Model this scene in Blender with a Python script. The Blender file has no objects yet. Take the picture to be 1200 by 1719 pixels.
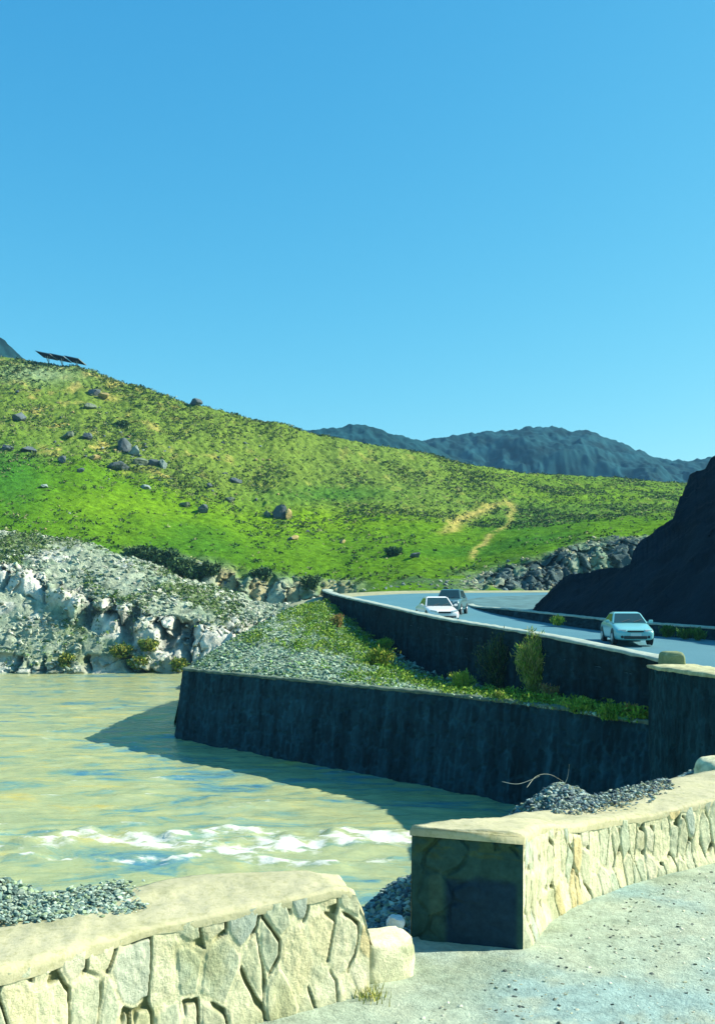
import bpy, bmesh, math, random
import numpy as np
from mathutils import Vector, Matrix
random.seed(7); rng = np.random.default_rng(7)
scene = bpy.context.scene
# ------------------------------------------------------------------ camera, sky, sun, exposure
F = 1600.0; HOR = 1000.0            # focal length and horizon, in pixels of a 1200 x 1719 frame
cam_d = bpy.data.cameras.new('camera'); cam = bpy.data.objects.new('camera', cam_d)
scene.collection.objects.link(cam); scene.camera = cam
cam.location = (0, 0, 0); cam.rotation_euler = (math.radians(90), 0, 0)
cam_d.sensor_fit = 'VERTICAL'; cam_d.sensor_height = 36; cam_d.lens = F/1719*36
cam_d.shift_y = (HOR-859.5)/1719; cam_d.clip_end = 9000; cam_d.clip_start = .05
SUN_EL = math.radians(36); SUN_AZ = math.radians(84)     # azimuth clockwise from +Y
world = bpy.data.worlds.new('World'); scene.world = world; world.use_nodes = True
wn = world.node_tree.nodes; wl = world.node_tree.links
bg = wn['Background']; sky = wn.new('ShaderNodeTexSky'); sky.sky_type = 'NISHITA'; sky.sun_disc = False
sky.sun_elevation = SUN_EL; sky.sun_rotation = SUN_AZ; sky.altitude = 0; sky.air_density = 1.0
sky.dust_density = .3; sky.ozone_density = 2.0
tint = wn.new('ShaderNodeMix'); tint.data_type = 'RGBA'; tint.blend_type = 'MULTIPLY'
tint.inputs[0].default_value = 1; tint.inputs[7].default_value = (.25, 1.10, 1.97, 1)
sep = wn.new('ShaderNodeSeparateColor'); com = wn.new('ShaderNodeCombineColor'); wl.new(sky.outputs[0], sep.inputs[0])
for ch, pw in enumerate((1.5, .785, .45)):
    pn = wn.new('ShaderNodeMath'); pn.operation = 'POWER'; pn.inputs[1].default_value = pw; wl.new(sep.outputs[ch], pn.inputs[0]); wl.new(pn.outputs[0], com.inputs[ch])
wl.new(com.outputs[0], tint.inputs[6]); wl.new(tint.outputs[2], bg.inputs[0]); bg.inputs[1].default_value = .113
sd = bpy.data.lights.new('sun', 'SUN'); sun = bpy.data.objects.new('sun', sd); scene.collection.objects.link(sun)
sd.energy = 5; sd.angle = math.radians(.5); sd.color = (1, .95, .80)
to_sun = Vector((math.sin(SUN_AZ)*math.cos(SUN_EL), math.cos(SUN_AZ)*math.cos(SUN_EL), math.sin(SUN_EL)))
sun.rotation_euler = to_sun.to_track_quat('Z', 'Y').to_euler()
scene.view_settings.view_transform = 'Standard'; scene.view_settings.look = 'None'
scene.view_settings.exposure = 1.0; scene.view_settings.gamma = 1
scene.render.engine = 'CYCLES'
GZ = -1.97; WZ = -7.0               # near ground level and water level, camera at 0

def P(x, y, Y): return Vector(((x-600)/F*Y, Y, (HOR-y)/F*Y))   # a point seen at photo pixel x, y at depth Y

# ------------------------------------------------------------------ noise
def _h(i, j, k, s=0):
    n = (i.astype(np.int64)*374761393 + j.astype(np.int64)*668265263 + k.astype(np.int64)*2147483647*3 + k.astype(np.int64)*1274126177 + s*974634777) & 0xffffffff
    n = ((n ^ (n >> 13))*1274126177) & 0xffffffff
    n = ((n ^ (n >> 15))*2246822519) & 0xffffffff
    return ((n ^ (n >> 16)) & 0xffffff)/float(0xffffff)
def vn(x, y, z=None, s=0):
    x = np.asarray(x, float); y = np.asarray(y, float); z = np.zeros_like(x) if z is None else np.asarray(z, float)
    i = np.floor(x); j = np.floor(y); k = np.floor(z); u = x-i; v = y-j; w = z-k
    u = u*u*(3-2*u); v = v*v*(3-2*v); w = w*w*(3-2*w)
    i = i.astype(np.int64); j = j.astype(np.int64); k = k.astype(np.int64)
    def L(a, b, t): return a+(b-a)*t
    def pl(kk): return L(L(_h(i, j, kk, s), _h(i+1, j, kk, s), u), L(_h(i, j+1, kk, s), _h(i+1, j+1, kk, s), u), v)
    return L(pl(k), pl(k+1), w)*2-1
def fbm(x, y, z=None, o=5, s=0, g=.5):
    a = 1; r = 0; t = 0; x = np.asarray(x, float); y = np.asarray(y, float)
    for q in range(o):
        r = r+a*vn(x, y, z, s+q*17); t += a; a *= g; x = x*2.03+3.1; y = y*2.03+1.7
        if z is not None: z = np.asarray(z)*2.03
    return r/t
def ridged(x, y, o=5, s=0):
    a = 1; r = 0; t = 0; x = np.asarray(x, float); y = np.asarray(y, float)
    for q in range(o):
        r = r+a*(1-np.abs(vn(x, y, None, s+q*13))*2); t += a; a *= .5; x = x*2.07+1.3; y = y*2.07+5.1
    return r/t
def voro(x, y, s=0):
    "F1, F2, id, dx of jittered grid cells"
    x = np.asarray(x, float); y = np.asarray(y, float); i0 = np.floor(x).astype(np.int64); j0 = np.floor(y).astype(np.int64)
    f1 = np.full(x.shape, 9.); f2 = np.full(x.shape, 9.); cid = np.zeros(x.shape); dx1 = np.zeros(x.shape); dy1 = np.zeros(x.shape)
    zz = np.zeros_like(i0)
    for a in (-1, 0, 1):
        for b in (-1, 0, 1):
            i = i0+a; j = j0+b
            px = i+.5+.8*(_h(i, j, zz, s)-.5); py = j+.5+.8*(_h(i, j, zz, s+5)-.5)
            dx = x-px; dy = y-py; d = np.sqrt(dx*dx+dy*dy); c = _h(i, j, zz, s+9)
            m = d < f1
            f2 = np.where(m, f1, np.minimum(f2, d)); cid = np.where(m, c, cid); dx1 = np.where(m, dx, dx1); dy1 = np.where(m, dy, dy1); f1 = np.where(m, d, f1)
    return f1, f2, cid, dx1, dy1
def sstep(a, b, x): t = np.clip((x-a)/(b-a), 0, 1); return t*t*(3-2*t)

# ------------------------------------------------------------------ object helpers
COL = scene.collection
def link(o, parent=None):
    COL.objects.link(o)
    if parent: o.parent = parent
    return o
def tag(o, label=None, cat=None, group=None, kind=None):
    if label: o['label'] = label
    if cat: o['category'] = cat
    if group: o['group'] = group
    if kind: o['kind'] = kind
    return o
def empty(name, loc, rz=0):
    o = bpy.data.objects.new(name, None); o.location = loc; o.rotation_euler = (0, 0, rz); o.empty_display_size = .2
    return link(o)
def mesh_np(name, V, Fq, mat, parent=None, smooth=True, attrs=None):
    V = np.asarray(V, np.float32).reshape(-1, 3); Fq = np.asarray(Fq, np.int32); n = Fq.shape[1]
    me = bpy.data.meshes.new(name); me.vertices.add(len(V)); me.vertices.foreach_set('co', V.ravel())
    me.loops.add(Fq.size); me.loops.foreach_set('vertex_index', Fq.ravel())
    me.polygons.add(len(Fq)); me.polygons.foreach_set('loop_start', np.arange(0, Fq.size, n, dtype=np.int32))
    me.polygons.foreach_set('use_smooth', np.full(len(Fq), smooth))
    me.update(calc_edges=True); me.validate()
    for k, a in (attrs or {}).items():
        a = np.asarray(a, np.float32)
        if a.ndim == 2:
            at = me.attributes.new(k, 'FLOAT_COLOR', 'POINT'); c = np.ones((len(V), 4), np.float32); c[:, :3] = a; at.data.foreach_set('color', c.ravel())
        else:
            at = me.attributes.new(k, 'FLOAT', 'POINT'); at.data.foreach_set('value', a.ravel())
    me.materials.append(mat); o = bpy.data.objects.new(name, me)
    return link(o, parent)
def grid_faces(nu, nv, off=0, flip=False):
    a = np.arange(nu*nv).reshape(nu, nv)+off
    q = np.stack([a[:-1, :-1], a[1:, :-1], a[1:, 1:], a[:-1, 1:]], -1).reshape(-1, 4)
    return q[:, ::-1] if flip else q
def grid_obj(name, G, mat, parent=None, flip=False, smooth=True, attrs=None):
    nu, nv = G.shape[:2]
    at = {k: (a.reshape(-1, 3) if a.ndim == 3 else a.reshape(-1)) for k, a in (attrs or {}).items()}
    return mesh_np(name, G.reshape(-1, 3), grid_faces(nu, nv, 0, flip), mat, parent, smooth, at)
def bm_obj(name, bm, mat, parent=None, smooth=False, bevel=0):
    me = bpy.data.meshes.new(name); bm.normal_update(); bm.to_mesh(me); bm.free(); me.materials.append(mat)
    if smooth: me.polygons.foreach_set('use_smooth', [True]*len(me.polygons))
    o = link(bpy.data.objects.new(name, me), parent)
    if bevel:
        b = o.modifiers.new('bevel', 'BEVEL'); b.width = bevel; b.segments = 2; b.limit_method = 'ANGLE'
    return o
def loft(bm, rings, cap=True):
    vs = [[bm.verts.new(p) for p in r] for r in rings]; n = len(rings[0])
    for a, b in zip(vs[:-1], vs[1:]):
        for i in range(n): bm.faces.new((a[i], a[(i+1) % n], b[(i+1) % n], b[i]))
    if cap: bm.faces.new(vs[0][::-1]); bm.faces.new(vs[-1])
    return vs
def box(bm, c, s, rot=None):
    r = bmesh.ops.create_cube(bm, size=1)['verts']
    for v in r:
        v.co = Vector((v.co.x*s[0], v.co.y*s[1], v.co.z*s[2]))
        if rot is not None: v.co = rot @ v.co
        v.co += Vector(c)
    return r
def tube(bm, a, b, r0, r1=None, n=8):
    a = Vector(a); b = Vector(b); r1 = r0 if r1 is None else r1; d = (b-a).normalized()
    u = d.orthogonal().normalized(); w = d.cross(u)
    loft(bm, [[p+(u*math.cos(t)+w*math.sin(t))*r for t in [2*math.pi*i/n for i in range(n)]] for p, r in ((a, r0), (b, r1))])

# ------------------------------------------------------------------ materials
def mat_new(name, rough=.9, spec=.3):
    m = bpy.data.materials.new(name); m.use_nodes = True; nt = m.node_tree; b = nt.nodes['Principled BSDF']
    b.inputs['Roughness'].default_value = rough; b.inputs['Specular IOR Level'].default_value = spec
    return m, nt, b
def N(nt, t, **k):
    n = nt.nodes.new('ShaderNode'+t)
    for a, v in k.items(): setattr(n, a, v)
    return n
def tex_noise(nt, scale, detail=6, rough=.6, vec=None, dist=0):
    n = N(nt, 'TexNoise'); n.inputs['Scale'].default_value = scale; n.inputs['Detail'].default_value = detail
    n.inputs['Roughness'].default_value = rough; n.inputs['Distortion'].default_value = dist
    if vec is not None: nt.links.new(vec, n.inputs['Vector'])
    return n.outputs['Fac']
def ramp(nt, fac, stops, interp='LINEAR'):
    r = N(nt, 'ValToRGB'); r.color_ramp.interpolation = interp; e = r.color_ramp.elements
    while len(e) > 1: e.remove(e[0])
    e[0].position = stops[0][0]; e[0].color = tuple(stops[0][1])+(1,)
    for p, c in stops[1:]: q = e.new(p); q.color = tuple(c)+(1,)
    nt.links.new(fac, r.inputs[0]); return r.outputs[0]
def mix(nt, f, a, b, mode='MIX'):
    n = N(nt, 'Mix', data_type='RGBA', blend_type=mode)
    for i, v in ((0, f), (6, a), (7, b)):
        if isinstance(v, (int, float)): n.inputs[i].default_value = v
        elif isinstance(v, tuple): n.inputs[i].default_value = v+(1,)
        else: nt.links.new(v, n.inputs[i])
    return n.outputs[2]
def obj_vec(nt, scale=(1, 1, 1), rot=(0, 0, 0)):
    t = N(nt, 'NewGeometry'); m = N(nt, 'Mapping'); m.inputs['Scale'].default_value = scale; m.inputs['Rotation'].default_value = rot
    nt.links.new(t.outputs['Position'], m.inputs[0]); return m.outputs[0]
def bump(nt, b, h, strength=.5, dist=.05, prev=None):
    n = N(nt, 'Bump'); n.inputs['Strength'].default_value = strength; n.inputs['Distance'].default_value = dist
    nt.links.new(h, n.inputs['Height'])
    if prev is not None: nt.links.new(prev, n.inputs['Normal'])
    nt.links.new(n.outputs[0], b.inputs['Normal']); return n.outputs[0]
def attr(nt, name):
    a = N(nt, 'Attribute'); a.attribute_name = name; return a
def mat_attr(name, rough=.9, nscale=8, amount=.35, bscale=30, bstr=.4, bdist=.02, spec=.25, gain=1.0):
    "colour attribute 'col' broken up by procedural noise"
    m, nt, b = mat_new(name, rough, spec); a = attr(nt, 'col'); v = obj_vec(nt)
    n = tex_noise(nt, nscale, 7, .65, v); r = ramp(nt, n, [(.25, ((1-amount)*gain,)*3), (.75, ((1+amount)*gain,)*3)])
    c = mix(nt, 1., a.outputs['Color'], r, 'MULTIPLY'); nt.links.new(c, b.inputs['Base Color'])
    bump(nt, b, tex_noise(nt, bscale, 6, .7, v), bstr, bdist); return m
def mat_plain(name, col, rough=.6, metal=0, spec=.5, nscale=0, amount=.2, coat=0):
    m, nt, b = mat_new(name, rough, spec); b.inputs['Metallic'].default_value = metal; b.inputs['Coat Weight'].default_value = coat
    if nscale:
        r = ramp(nt, tex_noise(nt, nscale, 5, .6, obj_vec(nt)), [(.3, tuple(x*(1-amount) for x in col)), (.7, tuple(x*(1+amount) for x in col))])
        nt.links.new(r, b.inputs['Base Color'])
    else: b.inputs['Base Color'].default_value = tuple(col)+(1,)
    return m

M_terrain = mat_attr('hillside_ground', .95, 1.1, .45, 2.5, 1., .3, .03, .95)
M_rock = mat_attr('rock', .9, 1.5, .35, 5, .8, .12, .1, .9)
M_near = mat_attr('sandy_ground', .95, 16, .34, 45, .9, .02, .1, .86)
M_masonry = mat_attr('rubble_masonry', .9, 26, .26, 70, .9, .009, .1, .97)
M_dark_masonry = mat_attr('weathered_masonry', .95, 3, .4, 12, .8, .04, .1, .85)
M_pebble = mat_attr('pebbles', .8, 20, .2, 60, .3, .004)
M_leaf = mat_attr('foliage', .9, 3, .3, 20, 0, .01, .05, .95)
def mk_cement():
    m, nt, b = mat_new('cement_coping', .9, .2); v = obj_vec(nt)
    c = ramp(nt, tex_noise(nt, 3.5, 8, .65, v, .4), [(.28, (.29, .29, .16)), (.45, (.43, .41, .25)), (.7, (.50, .465, .30))])
    c2 = ramp(nt, tex_noise(nt, 28, 5, .7, v), [(.30, (.72, .74, .62)), (.5, (1, 1, 1))])
    nt.links.new(mix(nt, 1., c, c2, 'MULTIPLY'), b.inputs['Base Color'])
    n1 = bump(nt, b, tex_noise(nt, 9, 8, .7, v), .5, .02); bump(nt, b, tex_noise(nt, 120, 4, .7, v), .35, .003, n1); return m
M_cement = mk_cement()
def mk_asphalt():
    m, nt, b = mat_new('asphalt', .75, .4); v = obj_vec(nt)
    c = ramp(nt, tex_noise(nt, .35, 7, .6, v), [(.3, (.035, .15, .20)), (.7, (.065, .20, .25))])
    nt.links.new(mix(nt, .35, c, ramp(nt, tex_noise(nt, 40, 3, .7, v), [(.3, (.03, .10, .13)), (.7, (.11, .28, .32))])), b.inputs['Base Color'])
    bump(nt, b, tex_noise(nt, 60, 4, .7, v), .4, .01); return m
M_asphalt = mk_asphalt()
M_shoulder = mat_plain('dusty_shoulder', (.29, .30, .18), .95, 0, .2, 1.5, .25)
def mk_water():
    m, nt, b = mat_new('muddy_river_water', .16, .5); b.inputs['IOR'].default_value = 1.36
    v = obj_vec(nt, (.13, .30, 1), (0, 0, math.radians(-6)))
    c = ramp(nt, tex_noise(nt, 1.7, 8, .62, v, 1.4), [(.32, (.06, .20, .28)), (.40, (.17, .31, .24)), (.47, (.31, .37, .19)), (.60, (.40, .43, .20)), (.68, (.50, .44, .13))])  # blue end of the ramp paints reflected sky among the mud tones
    far = attr(nt, 'foam')
    v2 = obj_vec(nt, (.8, 2.0, 1)); sp = tex_noise(nt, 4.0, 9, .8, v2, .9)
    s = N(nt, 'Math', operation='ADD'); nt.links.new(far.outputs['Fac'], s.inputs[0]); nt.links.new(sp, s.inputs[1])
    fm = ramp(nt, s.outputs[0], [(.75, (0, 0, 0)), (.98, (1, 1, 1))])
    nt.links.new(mix(nt, fm, c, (.62, .64, .56)), b.inputs['Base Color'])
    r = N(nt, 'MapRange'); nt.links.new(fm, r.inputs[0]); r.inputs[3].default_value = .14; r.inputs[4].default_value = .8
    nt.links.new(r.outputs[0], b.inputs['Roughness'])
    n1 = bump(nt, b, tex_noise(nt, 3.0, 5, .6, obj_vec(nt, (.35, 1.2, 1)), .5), .5, .12)
    bump(nt, b, tex_noise(nt, 12, 4, .6, obj_vec(nt, (.5, 1.5, 1))), .5, .03, n1); return m
M_water = mk_water()
M_mount = mat_plain('hazed_mountain_rock', (.010, .048, .058), .95, 0, .05, .06, .7)  # blue-green of distant haze partly put into the rock colour

# ------------------------------------------------------------------ base ground
bm = bmesh.new()
vs = [bm.verts.new(p) for p in ((-6000, -3000, -13), (6000, -3000, -13), (6000, 8000, -13), (-6000, 8000, -13))]; bm.faces.new(vs)
tag(bm_obj('ground', bm, mat_plain('dry_plain', (.14, .19, .10), .95, 0, .1, .01, .3)), kind='structure')

# ------------------------------------------------------------------ river
ys = np.concatenate([np.linspace(9, 60, 330), np.linspace(60.3, 130, 150)]); xs = np.linspace(-1, 1, 420)
YY, TT = np.meshgrid(ys, xs, indexing='ij'); XX = TT*(18+YY*.95)-8+YY*.0
zw = .06*fbm(XX*.5, YY*1.3, o=4, s=31)+.05*fbm(XX*1.6, YY*3.6, o=4, s=37)+.02*fbm(XX*5, YY*9, o=2, s=38)
foam = np.zeros_like(XX)
for (yb, wb, am, sd_) in ((26.6, .80, .40, 3), (27.9, .50, .30, 4), (25.6, .35, .27, 6)):
    band = yb+.9*np.sin(XX*.21+sd_)*.6+1.5*fbm(XX*.28, YY*.05, s=sd_, o=4); brk = sstep(-.45, .25, fbm(XX*.7, YY*.5, s=sd_+40, o=4))
    bf = np.exp(-((YY-band)/wb)**2); zw += bf*(.05+.20*fbm(XX*1.5, YY*2.4, s=41+sd_, o=4)); foam += am*bf*(.45+.95*brk)
rf = np.random.default_rng(8)
for q in range(70):
    fy = rf.uniform(24, 52); fx = rf.uniform(-.40, .02)*fy; wx = rf.uniform(.3, 1.5); wy = rf.uniform(.07, .22)*fy/30; am = rf.uniform(.14, .30)
    g = np.exp(-((XX-fx+.3*np.sin(YY*3))/wx)**2-((YY-fy-.15*(XX-fx))/wy)**2); zw += .06*g; foam += am*g
foam *= .35+.95*sstep(-.30, .30, fbm(XX*2.6, YY*4.2, s=77, o=4)); zw += .05*np.clip(foam*3, 0, 1)*fbm(XX*6, YY*9, s=78, o=3); foam += .06*sstep(45, 28, YY)
G = np.stack([XX, YY, WZ+zw], -1)
tag(grid_obj('river_water', G, M_water, flip=True, attrs={'foam': foam}), kind='structure')

# ------------------------------------------------------------------ far bank and green hill (one terrain sheet)
KEYS = {  # bearing x : (y or z, D) for stations k1..k9
 -700: [('z', -7, 80), (1000, 92), (860, 108), ('z', 6, 114), (875, 119), (830, 136), (760, 156), (690, 178), (600, 205)],
 0:    [('z', -7, 86), (1015, 92), (892, 106), ('z', 5.3, 111), (888, 116), (830, 132), (750, 150), (670, 172), (601, 200)],
 130:  [('z', -7, 86), (1017, 92), (908, 105), ('z', 4.4, 110), (908, 115), (845, 132), (770, 152), (690, 172), (616, 196)],
 220:  [('z', -7, 86), (1020, 91), (937, 103), ('z', .5, 108), (935, 114), (866, 132), (800, 152), (720, 172), (645, 192)],
 330:  [('z', -7, 86), (1040, 90), (978, 101), ('z', -2, 106), (955, 112), (892, 130), (832, 150), (760, 170), (681, 190)],
 450:  [('z', -7, 86), (1062, 90), (1014, 99), ('z', -3, 103), (978, 109), (918, 128), (862, 150), (790, 172), (708, 192)],
 560:  [('z', -7, 87), ('z', -4.5, 91), (1010, 97), ('z', -1, 100), (985, 105), (938, 125), (884, 150), (812, 175), (735, 198)],
 640:  [('z', -3, 91), ('z', -.5, 93.5), (986, 96), ('z', .9, 99), (976, 103), (932, 125), (882, 150), (820, 178), (749, 204)],
 700:  [('z', -.5, 91), ('z', .2, 93.5), (986, 96), ('z', 1.3, 99), (970, 103), (925, 125), (880, 150), (828, 180), (759, 210)],
 800:  [('z', -.5, 91.5), ('z', .3, 94), (985, 97), ('z', 1.5, 100), (965, 104), (918, 130), (875, 160), (830, 190), (782, 220)],
 900:  [('z', -.5, 92), ('z', .3, 95), (984, 98), (955, 100.5), (937, 104), (907, 125), (872, 160), (836, 195), (796, 230)],
 1000: [('z', -.5, 93), ('z', .4, 96), (984, 100), (930, 103), (908, 107), (886, 130), (862, 160), (836, 200), (801, 240)],
 1145: [('z', -.5, 94), ('z', .5, 97), (983, 101), (920, 104), (897, 110), (880, 130), (862, 160), (840, 200), (811, 250)],
 1800: [('z', -.5, 94), ('z', .5, 97), (983, 101), (920, 104), (897, 110), (880, 130), (862, 160), (840, 200), (820, 260)],
 2600: [('z', -.5, 94), ('z', .5, 97), (983, 101), (920, 104), (897, 110), (880, 130), (862, 160), (840, 200), (820, 260)]}
bx = np.concatenate([np.linspace(-700, -60, 110), np.linspace(-57, 1200, 520), np.linspace(1205, 2600, 150)])
kx = np.array(sorted(KEYS)); KD = []; KZ = []
for k in kx:
    D = [e[-1] for e in KEYS[k]]; Z = [(e[1] if e[0] == 'z' else (HOR-e[0])/F*e[-1]) for e in KEYS[k]]
    KD.append([D[0]-5]+D+[D[-1]+14, D[-1]+60, 480]); KZ.append([Z[0]-3]+Z+[Z[-1]-1.5, Z[-1]-16, -8])
KD = np.array(KD, float); KZ = np.array(KZ, float)
def sm_interp(x, xp, fp):
    i = np.clip(np.searchsorted(xp, x)-1, 0, len(xp)-2); t = (x-xp[i])/(xp[i+1]-xp[i]); t = np.clip(t, 0, 1); t2 = .45*t+.55*t*t*(3-2*t)
    return fp[i]+(fp[i+1]-fp[i])*t2
nseg = [8, 60, 90, 40, 60, 90, 80, 70, 60, 14, 8, 5]
rows = []
for q, n in enumerate(nseg): rows += [q+j/n for j in range(n)]
rows = np.array(rows+[len(nseg)]); nr = len(rows)
Dk = np.stack([sm_interp(bx, kx, KD[:, c]) for c in range(KD.shape[1])], 1); Zk = np.stack([sm_interp(bx, kx, KZ[:, c]) for c in range(KZ.shape[1])], 1)
ri = np.clip(rows.astype(int), 0, len(nseg)-1); rt = rows-ri
def cr(Kv):   # Catmull-like rows but limited
    a = Kv[:, ri]; b = Kv[:, ri+1]; p = Kv[:, np.maximum(ri-1, 0)]; n = Kv[:, np.minimum(ri+2, Kv.shape[1]-1)]
    t = rt[None]; m0 = (b-p)*.5; m1 = (n-a)*.5; lim = 1.3*np.abs(b-a); m0 = np.clip(m0, -lim, lim); m1 = np.clip(m1, -lim, lim)
    return (2*t**3-3*t**2+1)*a+(t**3-2*t**2+t)*m0+(-2*t**3+3*t**2)*b+(t**3-t**2)*m1
TD = cr(Dk); TZ = cr(Zk); BX = np.repeat(bx[:, None], nr, 1); TX = (BX-600)/F*TD; RW = np.repeat(rows[None], len(bx), 0)
# masks: rock mound at left, cliffs under the hill, cliffs behind the road
left = sstep(600, 520, BX)
rockm = left*sstep(.6, 1.0, RW)*sstep(4.3, 3.6, RW)
cliff = sstep(190, 230, BX)*sstep(640, 560, BX)*sstep(3.6, 4.0, RW)*sstep(5.35, 4.95, RW)
cliffr = sstep(740, 830, BX)*sstep(2.3, 2.6, RW)*sstep(5.25, 4.9, RW)
rock = np.clip(rockm+cliff+cliffr, 0, 1)
# displacement
und = 1.6*fbm(TX*.03, TD*.03, s=5, o=4)*sstep(4.5, 6.5, RW)*sstep(9.2, 8.3, RW)
rough = (.35*fbm(TX*.5, TD*.5, s=11, o=5)+(.10+.34*sstep(6.3, 7.4, RW))*fbm(TX*1.5, TD*1.2, s=12, o=3))*sstep(4.5, 5.5, RW)
f1, f2, cid, dx1, dy1 = voro(TX*.33+.4*fbm(TX*.5, TD*.5, s=2), TD*.30+TX*.12, s=4)
g1, g2, gid, _, _ = voro(TX*.95+.5*fbm(TX, TD, s=8), TD*.8+TX*.3, s=14)
PY0 = HOR-F*TZ/TD
yc = np.interp(BX, [-700, 0, 80, 150, 230, 310, 380, 480, 600], [960, 968, 1000, 1034, 1056, 1080, 1075, 1040, 1030])
hw = np.interp(BX, [-700, 0, 100, 200, 330, 450, 600], [20, 24, 20, 36, 40, 16, 10])
wv = 16*fbm(TX*.16, TD*.05, s=7, o=3)
b1 = (yc+wv-PY0)/hw; band1 = sstep(-1.15, -.6, b1)*sstep(1.15, .7, b1)
b2 = (1118+wv*.4-PY0)/16; band2 = sstep(-1.2, -.6, b2)*sstep(1.2, .6, b2)
wx = .8*fbm(TX*.25, TD*.25, s=2, o=4)
c1, c2, cid, cdx, _ = voro(TX*.30+wx+TD*.12, TD*.10+.6*wx, s=4)
h1, h2, hid, hdx, _ = voro(TX*.85+wx*1.5, TZ*.5+TD*.2, s=54)
cleft = sstep(.20, .02, c2-c1); crk = sstep(.14, .0, h2-h1)*np.clip(sstep(-.05, .3, fbm(TX*.5, TD*.5, s=66, o=4))+.0, 0, 1)
gran = fbm(TX*.9+TD*.6, TD*1.5-TX*.5, s=21, o=5); fine = fbm(TX*2.6, TD*2.6, s=22, o=4)
bandm = np.clip(band1+.7*band2, 0, 1)
cliffn = ridged(TX*.30, TD*.30+TX*.1, 5, 33)
dz = und+rough+rockm*((.38+.3*bandm)*gran+.16*fine+bandm*.5*(hid-.5)+1.6*(sstep(-1, .1, b1)-np.clip((b1+1)/2, 0, 1)))*sstep(.95, 1.3, RW)
f1, f2, cid2, dx1, dy1 = voro(TX*.5+.5*fbm(TX*.5, TD*.5, s=12), TD*.22, s=24)
dz += (cliff*.9+cliffr*.9)*(.9*fbm(TX*.8, TD*.5, s=25, o=5)+.6*(cid2-.5)+.5*(cliffn-.5))
dep = rockm*(bandm*(1.9*cleft+.7*crk+1.5*(cid-.5)+.9*(hid-.5))+.25*crk)+cliff*(2.0*(cid2-.5)+.8*sstep(.2, 0, f2-f1))+cliffr*(1.8*(cid2-.5)+1.0*sstep(.2, 0, f2-f1)+.6*crk)
TZ2 = TZ+dz; TD2 = TD+dep; TX2 = TX+.35*rock*fbm(TD*.7, TZ*.9, s=61)
TG = np.stack([TX2, TD2, TZ2], -1)
# colours
n1 = fbm(TX*.05, TD*.05, s=81, o=5); n2 = fbm(TX*.35, TD*.35, s=91, o=5); n3 = fbm(TX*1.6, TD*1.6, s=95, o=4)
def C(*c): return np.array(c, float)
def lerp(a, b, t): t = np.clip(t, 0, 1)[..., None]; return a+(b-a)*t
def bl(x, y, rx, ry, px=None, py=None):
    return np.exp(-((PX-x)/rx)**2-((PY-y)/ry)**2)
PX = BX; PY = HOR-F*TZ/TD
bright = C(.10, .22, .005); deep = C(.035, .15, .018); olive = C(.16, .225, .045); tan = C(.42, .36, .10); pale = C(.28, .38, .20)
col = np.broadcast_to(bright, TG.shape).copy()
col = lerp(col, deep, .55*sstep(-.1, .5, n1)+.45*bl(20, 830, 90, 60)+.5*bl(900, 880, 120, 40)*.6)
ridge_line = sm_interp(bx, kx, KZ[:, 9])
upper = sstep(6.4, 7.4, RW+.9*n1)
col = lerp(col, olive, .75*upper*(1-.5*sstep(600, 1000, BX)))
col = lerp(col, tan, .65*sstep(.1, .6, n2)*upper*sstep(500, 100, BX)+.5*sstep(.25, .6, n2)*upper*.6)
sw = 5*fbm(TX*.15, TD*.15, s=120, o=3)
def streak(pts, w, a, b):
    yy = [p[1] for p in pts]; xx = np.interp(PY, yy, [p[0] for p in pts]); return np.exp(-((PX+sw-xx)/w)**2)*sstep(yy[0]-4, yy[0]+6, PY)*sstep(yy[-1]+4, yy[-1]-8, PY)
scar = np.clip(streak([(835, 838), (800, 858), (765, 880), (748, 905)], 15, 0, 0)+streak([(848, 834), (862, 848), (856, 872), (848, 888), (826, 905), (800, 930), (790, 945)], 6, 0, 0), 0, 1)
scar = np.clip(scar+.7*streak([(155, 648), (185, 664), (200, 672)], 14, 0, 0)+.5*bl(120, 640, 60, 10)*sstep(0, .3, n2), 0, 1)
col = lerp(col, tan, scar*sstep(-.55, .0, n3+n2+.2))
col = lerp(col, C(.16, .30, .006), .8*bl(520, 885, 130, 22)+.6*bl(220, 850, 160, 25)+.5*bl(1000, 830, 110, 12))
col = lerp(col, deep, .7*bl(560, 840, 120, 16)+.7*bl(20, 800, 60, 60)+.5*bl(880, 880, 60, 30))
col = lerp(col, pale, .8*bl(60, 625, 70, 14))
col = lerp(col, C(.06, .12, .06), .7*sstep(5.5, 4.9, RW)*sstep(600, 660, BX)*sstep(-.2, .3, n2))
rockc = lerp(np.broadcast_to(C(.36, .42, .30), TG.shape), C(.20, .29, .19), sstep(-.05, .35, n2))
rockc = lerp(rockc, C(.12, .18, .05), .8*sstep(.05, .4, fbm(TX*.22, TD*.22, s=99, o=5)))
rockc = lerp(rockc, C(.66, .66, .56), .95*bandm*rockm*sstep(-.45, -.1, fbm(TX*.3, TZ*.4, s=98, o=4)+.5*(cid-.5)))
rockc = lerp(rockc, C(.62, .63, .54), .8*rockm*sstep(.30, .5, fbm(TX*.35, TD*.35, s=97, o=4)))
rockc = lerp(rockc, C(.08, .11, .10), .75*rockm*np.clip(cleft*bandm+.5*crk*sstep(0, .3, gran), 0, 1))
rockc = lerp(rockc, C(.44, .38, .20), cliff*sstep(.2, .6, cid2+.2*n2)*.8)
rockc = lerp(rockc, C(.06, .10, .11), .9*cliffr*sstep(.72, .5, cid2+.35*n2))
rockc = lerp(rockc, C(.17, .17, .05), .5*sstep(1.55, 1.2, RW)*sstep(-.1, .3, n2))
col = lerp(col, rockc, rock*sstep(-.75, -.2, n2+.9*rock-.4))
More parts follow.
